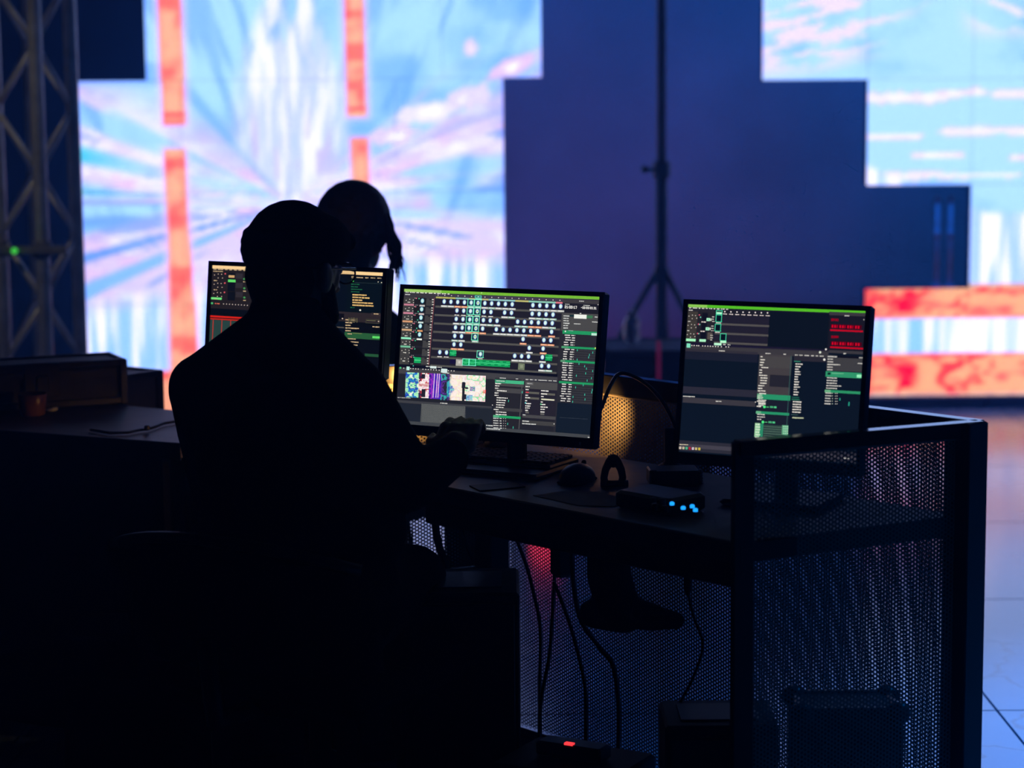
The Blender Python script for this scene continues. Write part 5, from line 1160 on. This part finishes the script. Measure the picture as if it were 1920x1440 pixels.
for s_ in (-1, 1): b.ell(hp2(.076 * s_, -.005, -.01), (.010, .018, .028), H2)
nb2 = L2(.05, -.01, .97); b.caps(hp2(0, -.02, -.06), nb2, .048, .055); b.caps(L2(0, 0, .58), L2(.03, 0, .78), .11, .105); b.caps(L2(.03, 0, .78), nb2 - Z * .06, .105, .06); b.caps(L2(.03, -.05, .76), L2(.03, .05, .76), .085)
for s_ in (-1, 1):
    sh_ = L2(.05, .14 * s_, .83); el = L2(.10, .18 * s_, .66); wr = L2(.30, .12 * s_, .66); b.caps(nb2 - Z * .03, sh_, .05, .05); b.caps(sh_, el, .046, .037); b.caps(el, wr, .035, .024)
    hand_mesh(b, wr, (F2 + Z * -.1).normalized(), R2, Vector((0, 0, -1)), -s_)
    hi, kn, an = L2(.02, .08 * s_, .54), L2(.43, .12 * s_, .55), L2(.42, .12 * s_, .09); b.caps(hi, kn, .078, .056); b.caps(kn, an, .05, .034); b.caps(an - Z * .045, an - Z * .055 + F2 * .14, .034, .026)
b.caps(L2(0, -.06, .55), L2(0, .06, .55), .11)
p2 = blob(b, 'person', 'skin', .0055, 3, None, origin=(b2.x, b2.y, 0)); tag(p2, 'person with long dark wavy hair seated beyond the desk, seen from behind', 'person')
b = MB(); b.caps(L2(0, 0, .60), L2(.03, 0, .76), .135, .13); b.caps(L2(.03, 0, .76), nb2 - Z * .06, .125, .07); b.caps(L2(.03, -.05, .74), L2(.03, .05, .74), .105); b.caps(L2(0, -.06, .62), L2(0, .06, .62), .13)
for s_ in (-1, 1):
    sh_ = L2(.05, .14 * s_, .83); el = L2(.10, .18 * s_, .66); wr = L2(.30, .12 * s_, .66); b.caps(nb2 - Z * .03, sh_, .065, .064); b.caps(sh_, el, .062, .052); b.caps(el, el + (wr - el) * .9, .05, .038)
blob(b, 'sweater', 'jacket_cloth', .009, 6, p2)
b = MB(); b.caps(L2(0, -.06, .55), L2(0, .06, .55), .122)
for s_ in (-1, 1): hi, kn, an = L2(.02, .08 * s_, .54), L2(.43, .12 * s_, .55), L2(.42, .12 * s_, .10); b.caps(hi, kn, .09, .07); b.caps(kn, an, .064, .05)
blob(b, 'trousers', 'denim', .009, 6, p2)
for s_ in (-1, 1):
    an = L2(.42, .12 * s_, .09); b = MB(); b.caps(an - Z * .04 - F2 * .03, an - Z * .05 + F2 * .15, .044, .036); b.caps(an, an - Z * .04, .044, .046); sh = blob(b, 'shoe', 'rubber', .007, 4, p2)
    for v in sh.data.vertices: v.co.z = max(v.co.z, .002)
b = MB(); b.ell(hp2(0, -.02, .025), (.100, .112, .115), H2, 20); b.ell(hp2(0, -.055, -.06), (.092, .070, .11), H2, 18); b.caps(hp2(-.01, -.06, -.11), hp2(-.02, -.055, -.20), .075, .045); b.caps(hp2(-.05, -.02, -.02), hp2(-.05, -.03, -.2), .045, .035)
hair = blob(b, 'hair', 'dark_hair', .0055, 5, p2)
rg = random.Random(5); b = MB()
for k in range(26):
    t = rg.random(); st = (rg.uniform(700, 722), rg.uniform(385, 425)); mid = (rg.uniform(738, 762), rg.uniform(440, 465)); en = (rg.uniform(728, 757), rg.uniform(490, 530)); ph = rg.uniform(0, 6); yy = YP + rg.uniform(-.05, .03); pts = []
    for i in range(11):
        q_ = i / 10; x_ = (1 - q_) ** 2 * st[0] + 2 * q_ * (1 - q_) * mid[0] + q_ * q_ * en[0] + 4.5 * q_ * math.sin(ph + q_ * 11); y_ = (1 - q_) ** 2 * st[1] + 2 * q_ * (1 - q_) * mid[1] + q_ * q_ * en[1]
        pts.append(aty(x_, y_, yy + .006 * math.cos(ph + q_ * 9)))
    b.tube(pts, [.004, .006, .006, .006, .0055, .005, .0045, .004, .003, .002, .001], 5)
for k in range(24):
    a0 = rg.uniform(-1, .3); st = hp2(.085 * a0, -.07 + .03 * abs(a0), .0); ph = rg.uniform(0, 6); ln = rg.uniform(.18, .27)
    b.tube([st - Z * (ln * i / 8) + r2 * (.007 * math.sin(ph + i)) - f2 * (.02 + .006 * math.cos(ph + i)) for i in range(9)], [.004, .007, .007, .0065, .006, .005, .004, .003, .0015], 5)
build(b, 'hair_locks', 'dark_hair', hair)
st_o = thing('stool', 'dark round stool under the person with long hair', 'stool', (b2.x, b2.y, 0))
b = MB(); b.lathe(L2(.05, 0, .40), [(.16, 0), (.18, .01), (.18, .035), (.16, .045)], 24); build(b, 'seat', 'matte_plastic', st_o)
for k in range(4):
    a_ = math.pi / 4 + k * math.pi / 2; c_ = L2(.05, 0, 0); d_ = Vector((math.cos(a_), math.sin(a_), 0)); b = MB(); b.tube([c_ + d_ * .19, c_ + d_ * .12 + Z * .40], .013, 8); build(b, 'leg', 'black_steel', st_o)

# ------------------------------------------------------------------ thin stage haze filling the hall
hz = bpy.data.materials.new('stage_haze'); hz.use_nodes = True; nt = hz.node_tree; nt.nodes.clear()
ou = nt.nodes.new('ShaderNodeOutputMaterial'); vs_ = nt.nodes.new('ShaderNodeVolumeScatter'); vs_.inputs['Density'].default_value = .03; vs_.inputs['Anisotropy'].default_value = .3; vs_.inputs['Color'].default_value = (.10, .36, 1, 1)
nt.links.new(vs_.outputs[0], ou.inputs['Volume']); MATS['stage_haze'] = hz
b = MB(); b.box((0, 5.3, 2.65), (13.8, 14.4, 5.25)); o = build(b, 'haze', 'stage_haze', origin=(0, 5.3, .03)); o['kind'] = 'stuff'; o['label'] = 'thin blue stage haze filling the dark hall'; o['category'] = 'haze'
